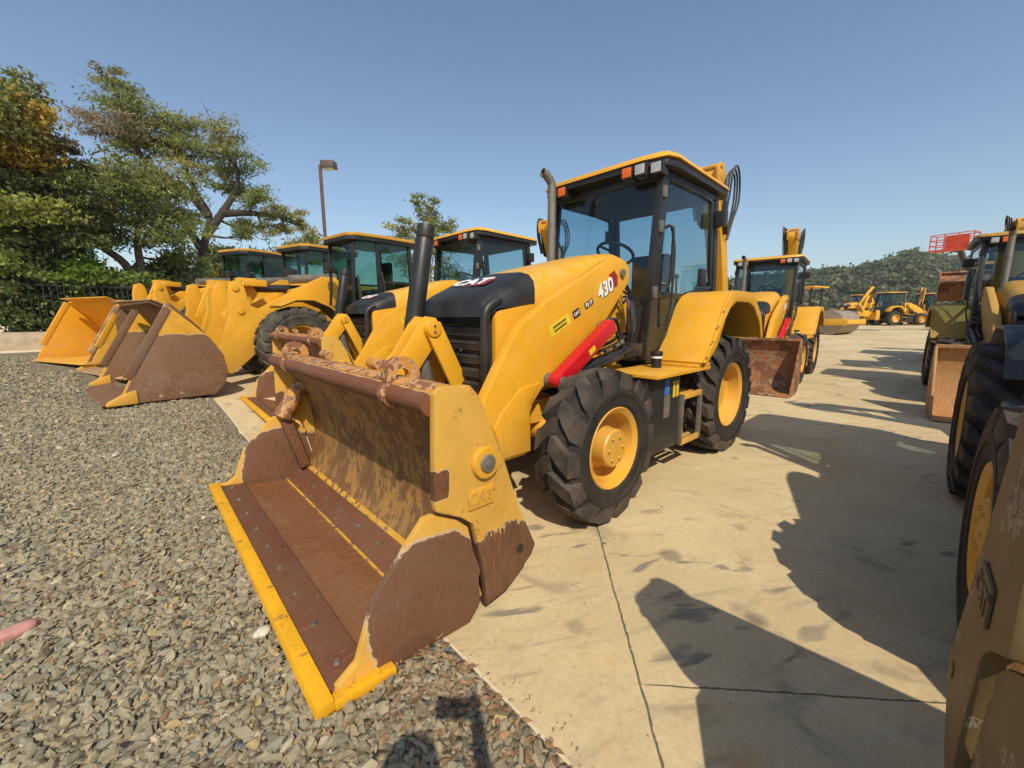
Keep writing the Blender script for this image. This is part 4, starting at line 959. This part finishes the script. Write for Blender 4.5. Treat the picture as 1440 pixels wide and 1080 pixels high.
    for s in (1, -1):
        pane('corner_window', [(x0+.09, s*.54, z0), (x0-.48, s*.615, z0), (x0-.48, s*.615, z1), (x0, s*.51, z1)])
        pane('door_glass', [(x0-.54, s*.615, 2.02), (x1+.05, s*.615, 2.02), (x1+.07, s*.615, z1-.03), (x0-.54, s*.615, z1-.03)])
        pane('lower_glass', [(x0-.54, s*.615, 1.53), (x1+.05, s*.615, 1.53), (x1+.05, s*.615, 1.97), (x0-.54, s*.615, 1.97)])
    bm = B(); box(bm, -2.5, -2.0, -.25, .25, 1.7, 1.85); box(bm, -2.6, -2.45, -.24, .24, 1.8, 2.5); box(bm, x0-.3, x0-.05, -.2, .2, 1.5, 2.1); part('seat', bm, M['seat'], cab, .05)
    bm = B(); prism(bm, [(-2.95, 1.3), (-2.95, 2.05), (-3.3, 2.1), (-4.3, 1.9), (-4.45, 1.7), (-4.45, .8), (-3.2, .8)], -.5, .5); hd = part('engine_hood', bm, Y, root, .04)
    bm = B(); box(bm, -4.1, -3.2, .5, .512, 1.65, 1.88); part('side_decal', bm, K, hd)
    text_mesh('CAT', .2, frame((-3.65, .515, 1.765), (-1, 0, 0), (0, 0, 1)), M['white_dec'], 'logo_lettering', hd, .002, .03, xs=1.2)
    bm = B(); tube(bm, [(-3.5, -.2, 2.0), (-3.5, -.2, 2.5)], .06, 10, smooth=False); part('exhaust_pipe', bm, K, hd)
    bm = B(); box(bm, -1.95, -1.5, .62, 1.0, 1.28, 1.33); box(bm, -1.8, -1.55, .9, 1.0, .5, .55); box(bm, -1.8, -1.55, .9, 1.0, .9, .95); part('step', bm, Y, root, .008)
    bm = B(); tube(bm, [(-1.42, .70, 1.25), (-1.38, .76, 1.7), (-1.40, .70, 2.1)], .02, 8); part('hand_rail', bm, K, root); bm = B(); tube(bm, [(-1.98, .72, 1.3), (-2.0, .76, 1.8), (-1.98, .70, 2.2)], .02, 8); part('hand_rail', bm, K, root)
    return root
def make_loader_bucket(root, shell, side, edge, w=1.2, corner=True):
    bk = empty('bucket', parent=root)
    pr = [(1.95, 1.34), (1.72, 1.10), (1.50, .86), (1.36, .60), (1.32, .36), (1.38, .15), (1.52, .03), (2.55, .02)]
    bm = B(); sheet(bm, pr, -.035, -w, w); part('bucket_shell', bm, shell, bk)
    sd = [(1.98, 1.32), (2.02, 1.28), (2.48, .34), (2.62, .06), (2.60, .0), (1.5, .0), (1.36, .13), (1.29, .36), (1.33, .62), (1.48, .88), (1.70, 1.12), (1.93, 1.35)]
    for s in (1, -1):
        bm = B(); prism(bm, sd, s*w, s*(w+.04)); sp = part('side_plate', bm, side, bk, .006)
        bm = B(); bar(bm, (1.96, s*(w+.02), 1.34), (2.50, s*(w+.02), .36), .06, .10); part('side_edge', bm, edge, sp, .01)
        bm = B(); prism(bm, [(1.31, .37), (2.44, .40), (2.585, .045), (2.575, .006), (1.51, .006), (1.372, .135)], s*(w+.038), s*(w+.047)); part('wear_plate', bm, shell, sp, .004)
        if corner:
            bm = B(); prism(bm, [(2.42, .0), (2.76, -.002), (2.74, .05), (2.55, .16), (2.42, .2)], s*(w-.02), s*(w+.065)); part('corner_guard', bm, M['yellow'] if side != M['yellow'] else edge, sp, .02)
    bm = B(); prism(bm, [(2.42, .0), (2.42, .06), (2.76, .03), (2.80, .012)], -w-.03, w+.03); part('cutting_edge', bm, edge, bk, .004)
    bm = B(); sheet(bm, [(1.95, 1.34), (2.12, 1.42), (2.16, 1.405)], .02, -w*.8, w*.8); part('spill_guard', bm, edge, bk, .004)
    return bk
def wl_side_mask(n):
    x, y, z = n.xyz(); nz = n.sub(n.noise(5, 7, .7), .5)
    d = n.add(n.add(n.mul(n.sub(x, 1.5), .72), n.mul(n.sub(z, .8), .70)), n.mul(nz, .1))
    top = n.ss(n.add(z, n.mul(nz, .15)), .98, .92)
    frontstrip = n.ss(n.add(n.add(n.mul(n.sub(x, 2.48), .9), n.mul(n.sub(z, .34), .43)), n.mul(nz, .08)), -.01, -.05)
    return n.mn(top, frontstrip)
M['wl_side'] = worn('loader_bucket_side', (.66, .34, .03), (.19, .095, .05), wl_side_mask, scratch=(3, 3, 14))
M['wl_brown'] = worn('loader_bucket_brown', (.45, .28, .12), (.17, .085, .045), lambda n: n.ss(n.noise(2, 6, .7), .3, .38), scratch=(4, 12, 3))
M['wl_tan'] = plain('worn_tan_edge', (.38, .25, .13), .6, var=.25)
wl = make_wheel_loader()
wlb = copy_tree(wl); wlc = copy_tree(wl)
G2 = 'wheel loaders parked side by side'
def setwl(o, x, y, rz, label): o.location = (x, y, T(x, y)); o.rotation_euler = (0, 0, rz); tag(o, label, 'wheel loader', G2)
make_loader_bucket(wl, M['wl_brown'], M['wl_side'], M['wl_brown'])
setwl(wl, 2.28, -6.75, .13, 'yellow wheel loader with a brown scraped bucket beside the second backhoe loader')
bb = make_loader_bucket(wlb, M['wl_brown'], M['wl_brown'], M['wl_tan'])
setwl(wlb, 2.4, -9.35, .30, 'yellow wheel loader with an all brown bucket in the middle of the three loaders')
bc = make_loader_bucket(wlc, M['yellow'], M['yellow'], M['yellow'], corner=False)
setwl(wlc, 3.25, -11.9, .42, 'yellow wheel loader with a clean yellow bucket beside the iron fence')
#NEXT
def at_depth(px, py, d):
    return CAM+(RT*(px-720)-UP*(py-540)+fwd*F)*(d/F)
# ------------------------------------------------------------------ trees
def leaf_mat(name, cols, rough=.6):
    n = NT(name); ac = n.node('ShaderNodeVertexColor'); ac.layer_name = 'tint'
    c = n.mix(n.ss(n.noise(3, 3, .6), .3, .7), ac.outputs[0], n.mix(.25, ac.outputs[0], cols))
    n.set(base=c, rough=rough, spec=.25)
    tr = n.node('ShaderNodeBsdfTranslucent'); n.l.new(c, tr.inputs[0]); mx = n.node('ShaderNodeMixShader'); mx.inputs[0].default_value = .42
    out = [x for x in n.n if x.type == 'OUTPUT_MATERIAL'][0]; n.l.new(n.b.outputs[0], mx.inputs[1]); n.l.new(tr.outputs[0], mx.inputs[2]); n.l.new(mx.outputs[0], out.inputs[0]); return n.m
M['leaf'] = leaf_mat('leaf_green', (.09, .10, .03)); M['leaf_far'] = leaf_mat('leaf_far', (.07, .07, .035))
def leaves_mesh(name, clumps, mat, parent, ls, aspect, droop=.2):
    """clumps: (centre, (rx,ry,rz), count, colour)"""
    CO, CL = [], []
    for c, rr, n, col in clumps:
        # sub-sprays give the clump an uneven outline with gaps
        ns = max(5, n//55); sub = rng.normal(size=(ns, 3)); sub /= np.linalg.norm(sub, axis=1)[:, None]; sub *= (rng.random((ns, 1))**.45)
        si = rng.integers(0, ns, n); p = sub[si]+rng.normal(size=(n, 3))*np.array([.20, .20, .13])
        p = p*np.array(rr)*rng.choice([1.0, 1.0, 1.0, 1.25], (n, 1))+np.array(c)
        d = rng.normal(size=(n, 3)); d[:, 2] -= droop; d /= np.linalg.norm(d, axis=1)[:, None]
        e = np.cross(d, rng.normal(size=(n, 3))); e /= np.linalg.norm(e, axis=1)[:, None]
        s = ls*rng.uniform(.6, 1.35, (n, 1)); d = d*s; e = e*s*aspect
        CO.append(np.stack([p-d*.5, p+e*.5-d*.05, p+d*.5, p-e*.5-d*.05], 1))
        sh = rng.uniform(.65, 1.4, (ns, 1))[si]*rng.uniform(.75, 1.25, (n, 1)); cc = np.array(col)[None]*sh; CL.append(np.repeat(np.concatenate([cc, np.ones((n, 1))], 1)[:, None], 4, 1))
    V = np.concatenate(CO).reshape(-1, 3); C = np.concatenate(CL).reshape(-1, 4); nf = len(V)//4
    me = bpy.data.meshes.new(name); me.vertices.add(len(V)); me.vertices.foreach_set('co', V.reshape(-1).astype(np.float32)); me.loops.add(len(V)); me.loops.foreach_set('vertex_index', np.arange(len(V), dtype=np.int32))
    me.polygons.add(nf); me.polygons.foreach_set('loop_start', np.arange(0, len(V), 4, dtype=np.int32)); me.polygons.foreach_set('loop_total', np.full(nf, 4, np.int32)); me.update(calc_edges=True)
    at = me.attributes.new('tint', 'FLOAT_COLOR', 'POINT'); at.data.foreach_set('color', C.reshape(-1).astype(np.float32)); me.materials.append(mat)
    return link(bpy.data.objects.new(name, me), parent)
def tree(name, label, y, base, trunks, clumps, col, ls=.20, aspect=.38, dens=1.0, bark='bark', cat='tree', tr=.22, group=None):
    """trunks and clumps are sketched from the photograph at the tree's own distance, then given depth"""
    b = pix_at(base[0], base[1], 1, y); b.z = T(b.x, b.y)
    root = empty(name, b); k = (b-CAM).dot(fwd)/F
    bm = B(); nodes = []
    for t in trunks:
        pts = [b+Vector((0, 0, -.3))] if t[0] == 'b' else []
        for i, q in enumerate(t[1:] if t[0] == 'b' else t):
            p = pix_at(q[0], q[1], 1, y); p.y += (q[2] if len(q) > 2 else 0); pts.append(p)
        tube(bm, [p-b for p in pts], [tr, tr*.35], 9, 6); nodes += spline(pts, 4)[3:]
    cl = []
    for q in clumps:
        px, py, rp = q[:3]; p = pix_at(px, py, 1, y); p.y += rng.uniform(-1, 1)*rp*k*1.1; c = q[3] if len(q) > 3 else col; fl = (q[4]*.75+.22) if len(q) > 4 else .75
        r_ = rp*k; cl.append((tuple(p-b), (r_*1.1, r_*1.1, r_*fl), int(dens*rp*rp*1.05+80), c))
        if nodes:
            s = min(nodes, key=lambda v: (v-p).length+max(0, v.z-p.z)*1.5); m_ = s.lerp(p, .55)+Vector((0, 0, -.12*(p-s).length))
            tube(bm, [s-b, m_-b, p-b], [tr*.32, .015], 6, 4)
            for _ in range(3):
                e = p+Vector(tuple(rng.normal(size=3)))*r_*.55; tube(bm, [m_-b, (p.lerp(e, .5))-b, e-b], [tr*.12, .006], 5, 3)
    if len(bm.verts): part('trunk', bm, M[bark], root)
    else: bm.free()
    leaves_mesh('crown', cl, M['leaf'], root, ls, aspect)
    return tag(root, label, cat, group)
G1, G2_, GD, GY, GB = (.25, .28, .085), (.33, .32, .12), (.17, .21, .065), (.42, .29, .05), (.30, .235, .16)
tree('windswept_tree', 'tall open windswept tree with dark leaning trunk behind the wheel loaders', -21, (268, 425),
     [('b', (280, 385), (288, 340), (294, 304), (276, 272), (256, 226), (236, 200)), [(290, 330), (312, 300), (330, 270), (336, 240)], [(294, 304), (262, 268), (226, 248), (196, 216), (172, 160)], [(284, 350), (262, 318), (252, 300)], [(310, 300), (350, 300), (395, 305)]],
     [(156, 112, 18, G2_, .45), (172, 134, 32, G1, .55), (196, 152, 26, G1), (150, 180, 32, GB, .38), (190, 182, 30, GD, .5), (182, 205, 24, G1, .5), (228, 182, 32, G2_), (250, 175, 26, G2_), (246, 208, 26, G1, .5), (284, 206, 30, G1), (306, 198, 28, G2_), (330, 222, 32, G1), (346, 250, 30, GD), (318, 258, 26, G1, .5), (352, 282, 24, G1, .5), (390, 300, 24, G2_, .5), (412, 306, 18, G2_), (372, 322, 22, G1), (352, 316, 18, G1), (400, 325, 18, G2_), (340, 330, 18, GD), (420, 318, 14, G2_), (225, 245, 22, G1), (262, 235, 20, G2_)], G1, .21, .22, 1.35, 'barkdark', tr=.2)
tree('leaning_tree', 'spreading green tree with pale slanting trunk behind the loader buckets', -18.5, (205, 430),
     [('b', (186, 388), (150, 352), (115, 336), (86, 308)), ('b', (203, 400), (194, 350), (196, 308), (205, 280))],
     [(236, 262, 36, G1), (205, 250, 36, G2_), (160, 258, 36, G1), (120, 250, 30, GB, .5), (245, 300, 32, G1, .5), (190, 290, 38, G1, .5), (150, 300, 36, G2_, .45), (110, 290, 32, G2_, .5), (240, 335, 30, GD, .5), (160, 335, 32, GD, .5), (120, 330, 28, G1, .4), (270, 320, 20, G1), (255, 360, 22, GD)], G1, .18, .3, 1.35, tr=.17)
tree('dense_tree', 'dense dark tree with yellowing leaves at the end of the fence', -17.2, (25, 430),
     [('b', (30, 380), (28, 300), (22, 200), (20, 130))],
     [(18, 126, 26, G1), (34, 146, 18, G1), (16, 165, 32, GY), (48, 182, 28, GY), (70, 200, 22, GB), (10, 205, 36, GY), (42, 222, 36, GY), (80, 236, 28, G1), (20, 256, 40, GD), (64, 266, 36, GD), (98, 270, 26, GD), (-20, 240, 50, GD), (-30, 170, 50, G1), (25, 300, 42, (.30, .32, .07), .5), (75, 308, 36, G2_, .5), (20, 345, 42, GD), (70, 350, 38, G1), (110, 345, 26, GD), (-25, 320, 50, GD), (-30, 390, 50, GD), (-60, 280, 60, GD), (20, 395, 44, GD), (60, 400, 40, GD), (10, 440, 40, GD), (55, 445, 36, GD), (95, 430, 34, GD)], GD, .15, .5, 1.25, tr=.22)
for i, (px, py, rp, c, y, lb) in enumerate([(30, 408, 46, GD, -16.8, 'dark green bush at the left end of the iron fence'), (104, 392, 40, (.14, .21, .03), -17.0, 'bright green bush behind the clean yellow bucket'), (160, 402, 40, GD, -17.4, 'dark bush below the pale slanting trunk'), (238, 395, 38, GD, -19.5, 'dull green bush left of the dark leaning trunk'),
                                       (320, 372, 38, G1, -24, 'green bush behind the last loader cab'), (432, 350, 34, G2_, -26, 'pale green bush at the foot of the lamp post'), (198, 402, 36, G1, -20.5, 'green bush between the pale slanting trunk and the dark one'), (380, 372, 34, G1, -25, 'mid green bush between the two farther loader cabs')]):
    tree('bush', lb, y, (px, py+40), [], [(px+rng.uniform(-.5, .5)*rp, py+rng.uniform(-.5, .45)*rp, rp*rng.uniform(.45, .7), tuple(q*rng.uniform(.8, 1.2) for q in c), .8) for _ in range(7)], c, .17, .5, 1.7, cat='bush', group='bushes behind the fence')
tree('small_tree', 'small two-topped tree showing between the loader cab and black cylinder', -24, (596, 470),
     [('b', (598, 420), (600, 360), (606, 300)), ('b', (580, 410), (572, 340))],
     [(602, 282, 15, G1, .6), (616, 298, 17, G2_), (632, 318, 17, G1, .5), (606, 322, 17, G1, .5), (572, 318, 17, G2_), (566, 338, 17, G1), (590, 345, 18, G2_), (614, 350, 18, G1), (644, 338, 12, G1), (575, 375, 26, G1), (620, 385, 26, G1)], G1, .20, .5, 2.2, tr=.14)
# fence and low wall
wall_y = -14.6
bm = B(); box(bm, 3.6, 26, wall_y-.1, wall_y+.1, T(0, wall_y)-.3, T(0, wall_y)+.48)
o = part('low_wall', bm, plain('wall_concrete', (.42, .34, .24), .9, bump=.2), bevel=.012); tag(o, 'low pale concrete wall at the foot of the iron fence', 'wall')
fe = empty('iron_fence', (4, wall_y-1.2, T(0, -16))); tag(fe, 'black iron picket fence in front of the dense bushes', 'fence')
bm = B(); 
for zz in (.25, 1.75): box(bm, -1.0, 20, -.02, .02, zz-.02, zz+.02)
part('rail', bm, M['iron'], fe)
bm = B()
for k in range(150): x_ = -1+k*.14; box(bm, x_-.011, x_+.011, -.011, .011, -.2, 1.95)
o = part('picket', bm, M['iron'], fe); o['kind'] = 'stuff'
bm = B(); box(bm, -1.05, -.97, -.04, .04, -.2, 2.05); part('fence_post', bm, M['iron'], fe)
# lamp post
d = 21; top = at_depth(450, 232, d); lp = empty('lamp_post', (top.x, top.y, T(top.x, top.y))); h = top.z-lp.location.z
tag(lp, 'tall brown lamp post with a box head above the wheel loader cabs', 'lamp post')
bm = B(); box(bm, -.07, .07, -.07, .07, 0, h); part('pole', bm, M['lamp'], lp, .015)
bm = B(); rr = RT.copy(); rr.z = 0; rr.normalize(); bar(bm, Vector((0, 0, h-.10)), rr*.25+Vector((0, 0, h-.10)), .08, .08, (0, 0, 1)); part('arm', bm, M['lamp'], lp)
bm = B(); bar(bm, rr*.12+Vector((0, 0, h-.02)), rr*.78+Vector((0, 0, h-.0)), .34, .55, (0, 0, 1)); hd = part('lamp_head', bm, M['lamp'], lp, .03)
bm = B(); bar(bm, rr*.2+Vector((0, 0, h-.205)), rr*.7+Vector((0, 0, h-.185)), .012, .42, (0, 0, 1)); part('lens', bm, M['lens'], hd)
# house glimpsed beyond the trees
c = at_depth(225, 405, 45); hs = empty('house', (c.x, c.y, 0)); tag(hs, 'pale house glimpsed between the trees beyond the fence', 'house')
bm = B(); box(bm, -4, 4, -3, 3, -.5, 4.6); part('wall', bm, M['stucco'], hs)
bm = B(); prism(bm, [(-3.5, 4.6), (3.5, 4.6), (0, 6.0)], -4.4, 4.4, 'x'); part('roof', bm, M['tile'], hs)
for x_ in (-2.2, 0, 2.2):
    bm = B(); box(bm, x_-.5, x_+.5, 3.0, 3.03, 2.6, 3.9); part('window', bm, M['glass_w'], hs)
# ------------------------------------------------------------------ far hill
def crest(px):
    xs_ = [700, 1000, 1050, 1130, 1160, 1185, 1200, 1225, 1250, 1268, 1290, 1310, 1340, 1380, 1440, 1600, 1900]; ys_ = [440, 404, 396, 390, 384, 388, 382, 378, 370, 361, 366, 372, 374, 376, 380, 385, 400]
    return float(np.interp(px, xs_, ys_))
def hill_pt(px, t):
    dd = 110+t*190; p = at_depth(px, 447, dd); zc = CAM.z+(447-crest(px)-8)/F*300
    p.z = .5+(zc-.5)*smoothstep(0, 1, t)**.8 if t <= 1 else zc*(1-.15*(t-1)); return p
bm = B(); PX = np.linspace(720, 1900, 60); TT = np.linspace(0, 1.6, 24)
V = [[bm.verts.new(hill_pt(px, t)) for t in TT] for px in PX]
for i in range(len(PX)-1):
    for j in range(len(TT)-1): bm.faces.new((V[i][j], V[i+1][j], V[i+1][j+1], V[i][j+1]))
o = part('hill', bm, plain('dry_hill', (.085, .075, .045), .95, var=.4, scale=.05)); tag(o, kind='structure')
cl = []
for i in range(1500):
    px = rng.uniform(980, 1640); t = rng.uniform(0, 1.05)**.85; p = hill_pt(px, t); r_ = rng.uniform(2.4, 5.2)*(.75+.3*t); big = rng.random() < .06
    if big: r_ *= 1.35
    col = [(.15, .18, .07), (.18, .195, .09), (.115, .15, .065), (.21, .19, .11), (.24, .205, .135)][rng.choice(5, p=[.3, .25, .2, .15, .1])]
    cl.append(((p.x, p.y, p.z+r_*.55), (r_, r_, r_*.8), 130, col))
o = leaves_mesh('hillside_wood', cl, M['leaf_far'], None, 1.5, .8, 0); tag(o, 'dense scrubby wood covering the far hill', kind='stuff')
# ------------------------------------------------------------------ far machines
def on_ground(px, d): p = at_depth(px, 455, d); return p.x, p.y
face_r = math.atan2(RT.y, RT.x)
x_, y_ = on_ground(1243, 36); fb_ = place(main, (x_, y_, T(x_, y_)), face_r, 1.0, 'far backhoe loader seen side on below the hill, facing right')
x_, y_ = on_ground(1222, 40); o = copy_tree(wl); o.location = (x_, y_, CAM.z-.012*40); o.location.z = T(x_, y_); o.rotation_euler = (0, 0, face_r+math.pi+.3); tag(o, 'far wheel loader half hidden behind the roller drum', 'wheel loader', 'wheel loaders parked in the yard')
x_, y_ = on_ground(1296, 41); place(main, (x_, y_, T(x_, y_)), face_r+R(40), 1.0, 'far backhoe loader partly hidden at the end of the yard, right of the side-on one')
x_, y_ = on_ground(1206, 47); place(main, (x_, y_, T(x_, y_)), face_r+R(200), 1.0, 'farthest backhoe loader below the hill, behind the far wheel loader')
def roller():
    ro = empty('road_roller'); Y, K = M['yellow'], M['black']
    bm = B(); cyl(bm, (0, -1.0, .72), (0, 1.0, .72), .72, seg=40); dr = part('drum', bm, M['drum'], ro, .02)
    bm = B()
    for s in (1, -1): box(bm, -1.0, .9, s*1.08-.05, s*1.08+.05, .55, .95)
    box(bm, -1.1, -.8, -1.1, 1.1, .5, 1.2); box(bm, .8, .98, -1.1, 1.1, .62, .9); part('drum_frame', bm, Y, ro, .03)
    bm = B(); box(bm, -3.9, -1.3, -.85, .85, .7, 1.3); part('rear_frame', bm, Y, ro, .05)
    bm = B(); prism(bm, [(-4.2, 1.0), (-4.2, 1.6), (-3.9, 1.9), (-2.6, 2.0), (-2.6, 1.0)], -.75, .75); part('hood', bm, M['wl_tan'], ro, .06)
    hub = dict(dish=.02, r=.2, out=.12, bolts=8, br=.27)
    for s in (1, -1): make_wheel('wheel', .74, .5, .36, 16, .04, -.3, hub, ro, (-3.1, s*.8, .74), s < 0)
    bm = B()
    for x0, s in ((-1.35, 1), (-1.35, -1), (-2.5, 1), (-2.5, -1)): bar(bm, (x0, s*.65, 1.2), (x0, s*.65, 2.85), .07, .07)
    part('roof_post', bm, K, ro)
    bm = B(); box(bm, -2.75, -1.05, -.85, .85, 2.85, 2.95); part('roof', bm, Y, ro, .03)
    bm = B(); box(bm, -2.3, -1.8, -.25, .25, 1.35, 1.6); box(bm, -2.4, -2.25, -.25, .25, 1.5, 2.1); part('seat', bm, M['seat'], ro, .04)
    bm = B(); box(bm, -1.5, -1.3, -.3, .3, 1.3, 1.95); part('console', bm, K, ro, .03)
    return ro
rl = roller(); x_, y_ = on_ground(1178, 25); rl.location = (x_, y_, T(x_, y_)); rl.rotation_euler = (0, 0, face_r-R(62)); tag(rl, 'road roller with a smooth tan drum beyond the second row', 'road roller')
def boom_lift():
    bl = empty('boom_lift'); O = M['orange_red']
    hub = dict(dish=.02, r=.12, out=.10, bolts=6, br=.2, mat='white')
    for x0 in (-1.2, 1.2):
        for s in (1, -1): make_wheel('wheel', .48, .32, .26, 14, .03, -.3, hub, bl, (x0, s*.95, .48), s < 0)
    bm = B(); box(bm, -1.5, 1.5, -.75, .75, .45, .85); part('chassis', bm, M['black'], bl, .04)
    bm = B(); prism(bm, [(-1.6, .95), (-1.6, 1.9), (-1.2, 2.1), (.9, 1.9), (1.1, .95)], -.8, .8); part('turret', bm, O, bl, .06)
    bm = B(); bar(bm, (-1.0, 0, 2.0), (2.6, 0, 4.35), .30, .34); bar(bm, (2.4, 0, 4.22), (4.0, 0, 5.27), .22, .26); part('boom', bm, M['black'], bl, .02)
    bm = B(); bar(bm, (3.95, 0, 5.25), (4.35, 0, 5.0), .2, .2); box(bm, 4.2, 4.45, -.25, .25, 4.95, 5.5); part('basket_mount', bm, M['black'], bl, .02)
    bm = B(); box(bm, 4.4, 5.3, -.9, .9, 4.98, 5.06)
    for zz in (5.3, 5.6, 5.9):
        for a_, b_ in (((4.4, -.9), (5.3, -.9)), ((5.3, -.9), (5.3, .9)), ((5.3, .9), (4.4, .9)), ((4.4, .9), (4.4, -.9))): bar(bm, (*a_, zz), (*b_, zz), .045, .045, (0, 0, 1))
    for xx in (4.4, 5.3):
        for yy in (-.9, -.3, .3, .9): bar(bm, (xx, yy, 5.0), (xx, yy, 5.9), .045, .045, (1, 0, 0))
    box(bm, 4.36, 4.5, -.5, .5, 5.06, 5.9)
    part('basket', bm, O, bl, 0); return bl
bl = boom_lift(); q = at_depth(1340, 352, 24); dirn = R(120)+face_r*0
vd = CAM-q; bl.rotation_euler = (0, 0, math.atan2(vd.y, vd.x)-R(16)); off = Matrix.Rotation(bl.rotation_euler.z, 3, 'Z') @ Vector((4.85, 0, 5.0)); bl.location = (q.x-off.x, q.y-off.y, q.z-off.z)
tag(bl, 'orange boom lift with its basket raised above the right-hand machines', 'boom lift')

# ------------------------------------------------------------------ the person taking the picture
def person():
    fh = Vector((fwd.x, fwd.y, 0)).normalized(); rh = Vector((RT.x, RT.y, 0)).normalized(); uz = Vector((0, 0, 1))
    o0 = CAM-fh*.50-rh*.02; o0.z = 0; g0 = gz(o0.x, o0.y)
    P = lambda r_, f_, z_: o0+rh*r_+fh*f_+uz*z_*.975
    V, E_, Rr = [], [], []
    def v(p, r): V.append(p); Rr.append(r); return len(V)-1
    def e(a_, b_): E_.append((a_, b_))
    pel = v(P(0, -.02, .93), .135); sp = v(P(0, 0, 1.12), .125); ch = v(P(0, .0, 1.32), .145); nk = v(P(0, .02, 1.47), .055); hd0 = v(P(0, .04, 1.55), .075); hd1 = v(P(0, .04, 1.66), .09); hd2 = v(P(0, .03, 1.73), .065)
    for a_, b_ in ((pel, sp), (sp, ch), (ch, nk), (nk, hd0), (hd0, hd1), (hd1, hd2)): e(a_, b_)
    for s in (1, -1):
        hp = v(P(s*.09, -.02, .86), .095); kn = v(P(s*.11, .02, .48), .062); an = v(P(s*.12, -.03, g0+.09), .042); ft = v(P(s*.14, .12, g0+.035), .035)
        e(pel, hp); e(hp, kn); e(kn, an); e(an, ft)
        sh = v(P(s*.18, .0, 1.40), .06); e(ch, sh)
        if s > 0:
            hp_ = CAM+RT*.115-fwd*.03; wr_p = hp_-uz*.03; el = v(P(.33, .16, 1.20), .043); wr = v(wr_p-fh*.10+rh*.02-uz*.06, .028); dv, dn = fh, uz
        else:
            wr_p = P(-.27, .06, .78); el = v(P(-.25, -.02, 1.12), .043); wr = v(P(-.26, .03, .87), .028); dv, dn = -uz, fh
        pm = v(wr_p, .026); e(sh, el); e(el, wr); e(wr, pm)
        for k in range(4):
            b0 = v(wr_p+dn*(.03-.019*k)+dv*.03, .009); b1 = v(wr_p+dn*(.032-.02*k)+dv*.055-rh*s*.004, .0085); b2 = v(wr_p+dn*(.032-.02*k)+dv*(.066-.004*abs(k-1))-rh*s*.026, .0075)
            e(pm, b0); e(b0, b1); e(b1, b2)
        t0 = v(wr_p-dn*.03+dv*.01-rh*s*.014, .011); t1 = v(wr_p-dn*.022+dv*.02-rh*s*.04, .009); e(pm, t0); e(t0, t1)
    me = bpy.data.meshes.new('person'); me.from_pydata([tuple(p) for p in V], E_, []); o = bpy.data.objects.new('person', me); link(o)
    bpy.context.view_layer.objects.active = o
    sk = o.modifiers.new('skin', 'SKIN'); ly = me.skin_vertices[0] if len(me.skin_vertices) else None
    if ly is None: o.modifiers.remove(sk); bpy.data.objects.remove(o); return None
    for i, r_ in enumerate(Rr): ly.data[i].radius = (r_, r_*(.72 if i in (pel, sp, ch) else 1))
    ly.data[pel].use_root = True
    sb = o.modifiers.new('sub', 'SUBSURF'); sb.levels = 1; sb.render_levels = 2
    n = NT('clothed_body'); z = n.xyz(n.pos())[2]; c = n.mix(n.ss(z, .955, .957), (.04, .045, .06), (.09, .10, .14)); c = n.mix(n.ss(z, 1.462, 1.465), c, (.48, .29, .21)); c = n.mix(n.ss(z, g0+.07, g0+.072), (.02, .02, .02), c)
    for hc in (CAM+RT*.115-fwd*.03-uz*.03, P(-.27, .06, .765)):
        dd = n.node('ShaderNodeVectorMath', operation='DISTANCE'); n.put(dd.inputs[0], n.pos()); dd.inputs[1].default_value = tuple(hc); c = n.mix(n.ss(dd.outputs['Value'], .115, .105), c, (.48, .29, .21))
    n.set(base=c, rough=.8); me.materials.append(n.m)
    tag(o, 'person in dark clothes holding up a phone, shadow falling on the gravel', 'person')
    bm = B(); bmesh.ops.create_uvsphere(bm, u_segments=20, v_segments=14, radius=1); 
    for q in bm.verts: q.co = P(q.co.x*.088, .022+q.co.y*.095, 1.70+q.co.z*.085)
    part('hair', bm, M['hair'], o)
    bm = B(); bar(bm, CAM-fwd*.018-RT*.028-UP*.012, CAM-fwd*.018+RT*.135-UP*.012, .008, .078, tuple(fwd)); ph = part('phone', bm, M['phone'], None, .003); tag(ph, 'dark phone held sideways in one raised hand', 'phone')
person()
# ------------------------------------------------------------------ thin summer haze
bm = B(); box(bm, -700, 60, -420, 420, -3, 75)
hz = part('haze', bm, plain('haze_air', (.5, .5, .5)), flat=True); tag(hz, 'pale summer haze hanging over the yard and the far hill', kind='stuff')
hm = bpy.data.materials.new('haze_volume'); hm.use_nodes = True; t = hm.node_tree; t.nodes.clear(); oo = t.nodes.new('ShaderNodeOutputMaterial'); pv = t.nodes.new('ShaderNodeVolumePrincipled')
pv.inputs['Color'].default_value = (.72, .83, .95, 1); pv.inputs['Density'].default_value = .0004; pv.inputs['Anisotropy'].default_value = .2; t.links.new(pv.outputs[0], oo.inputs['Volume'])
hz.data.materials.clear(); hz.data.materials.append(hm)
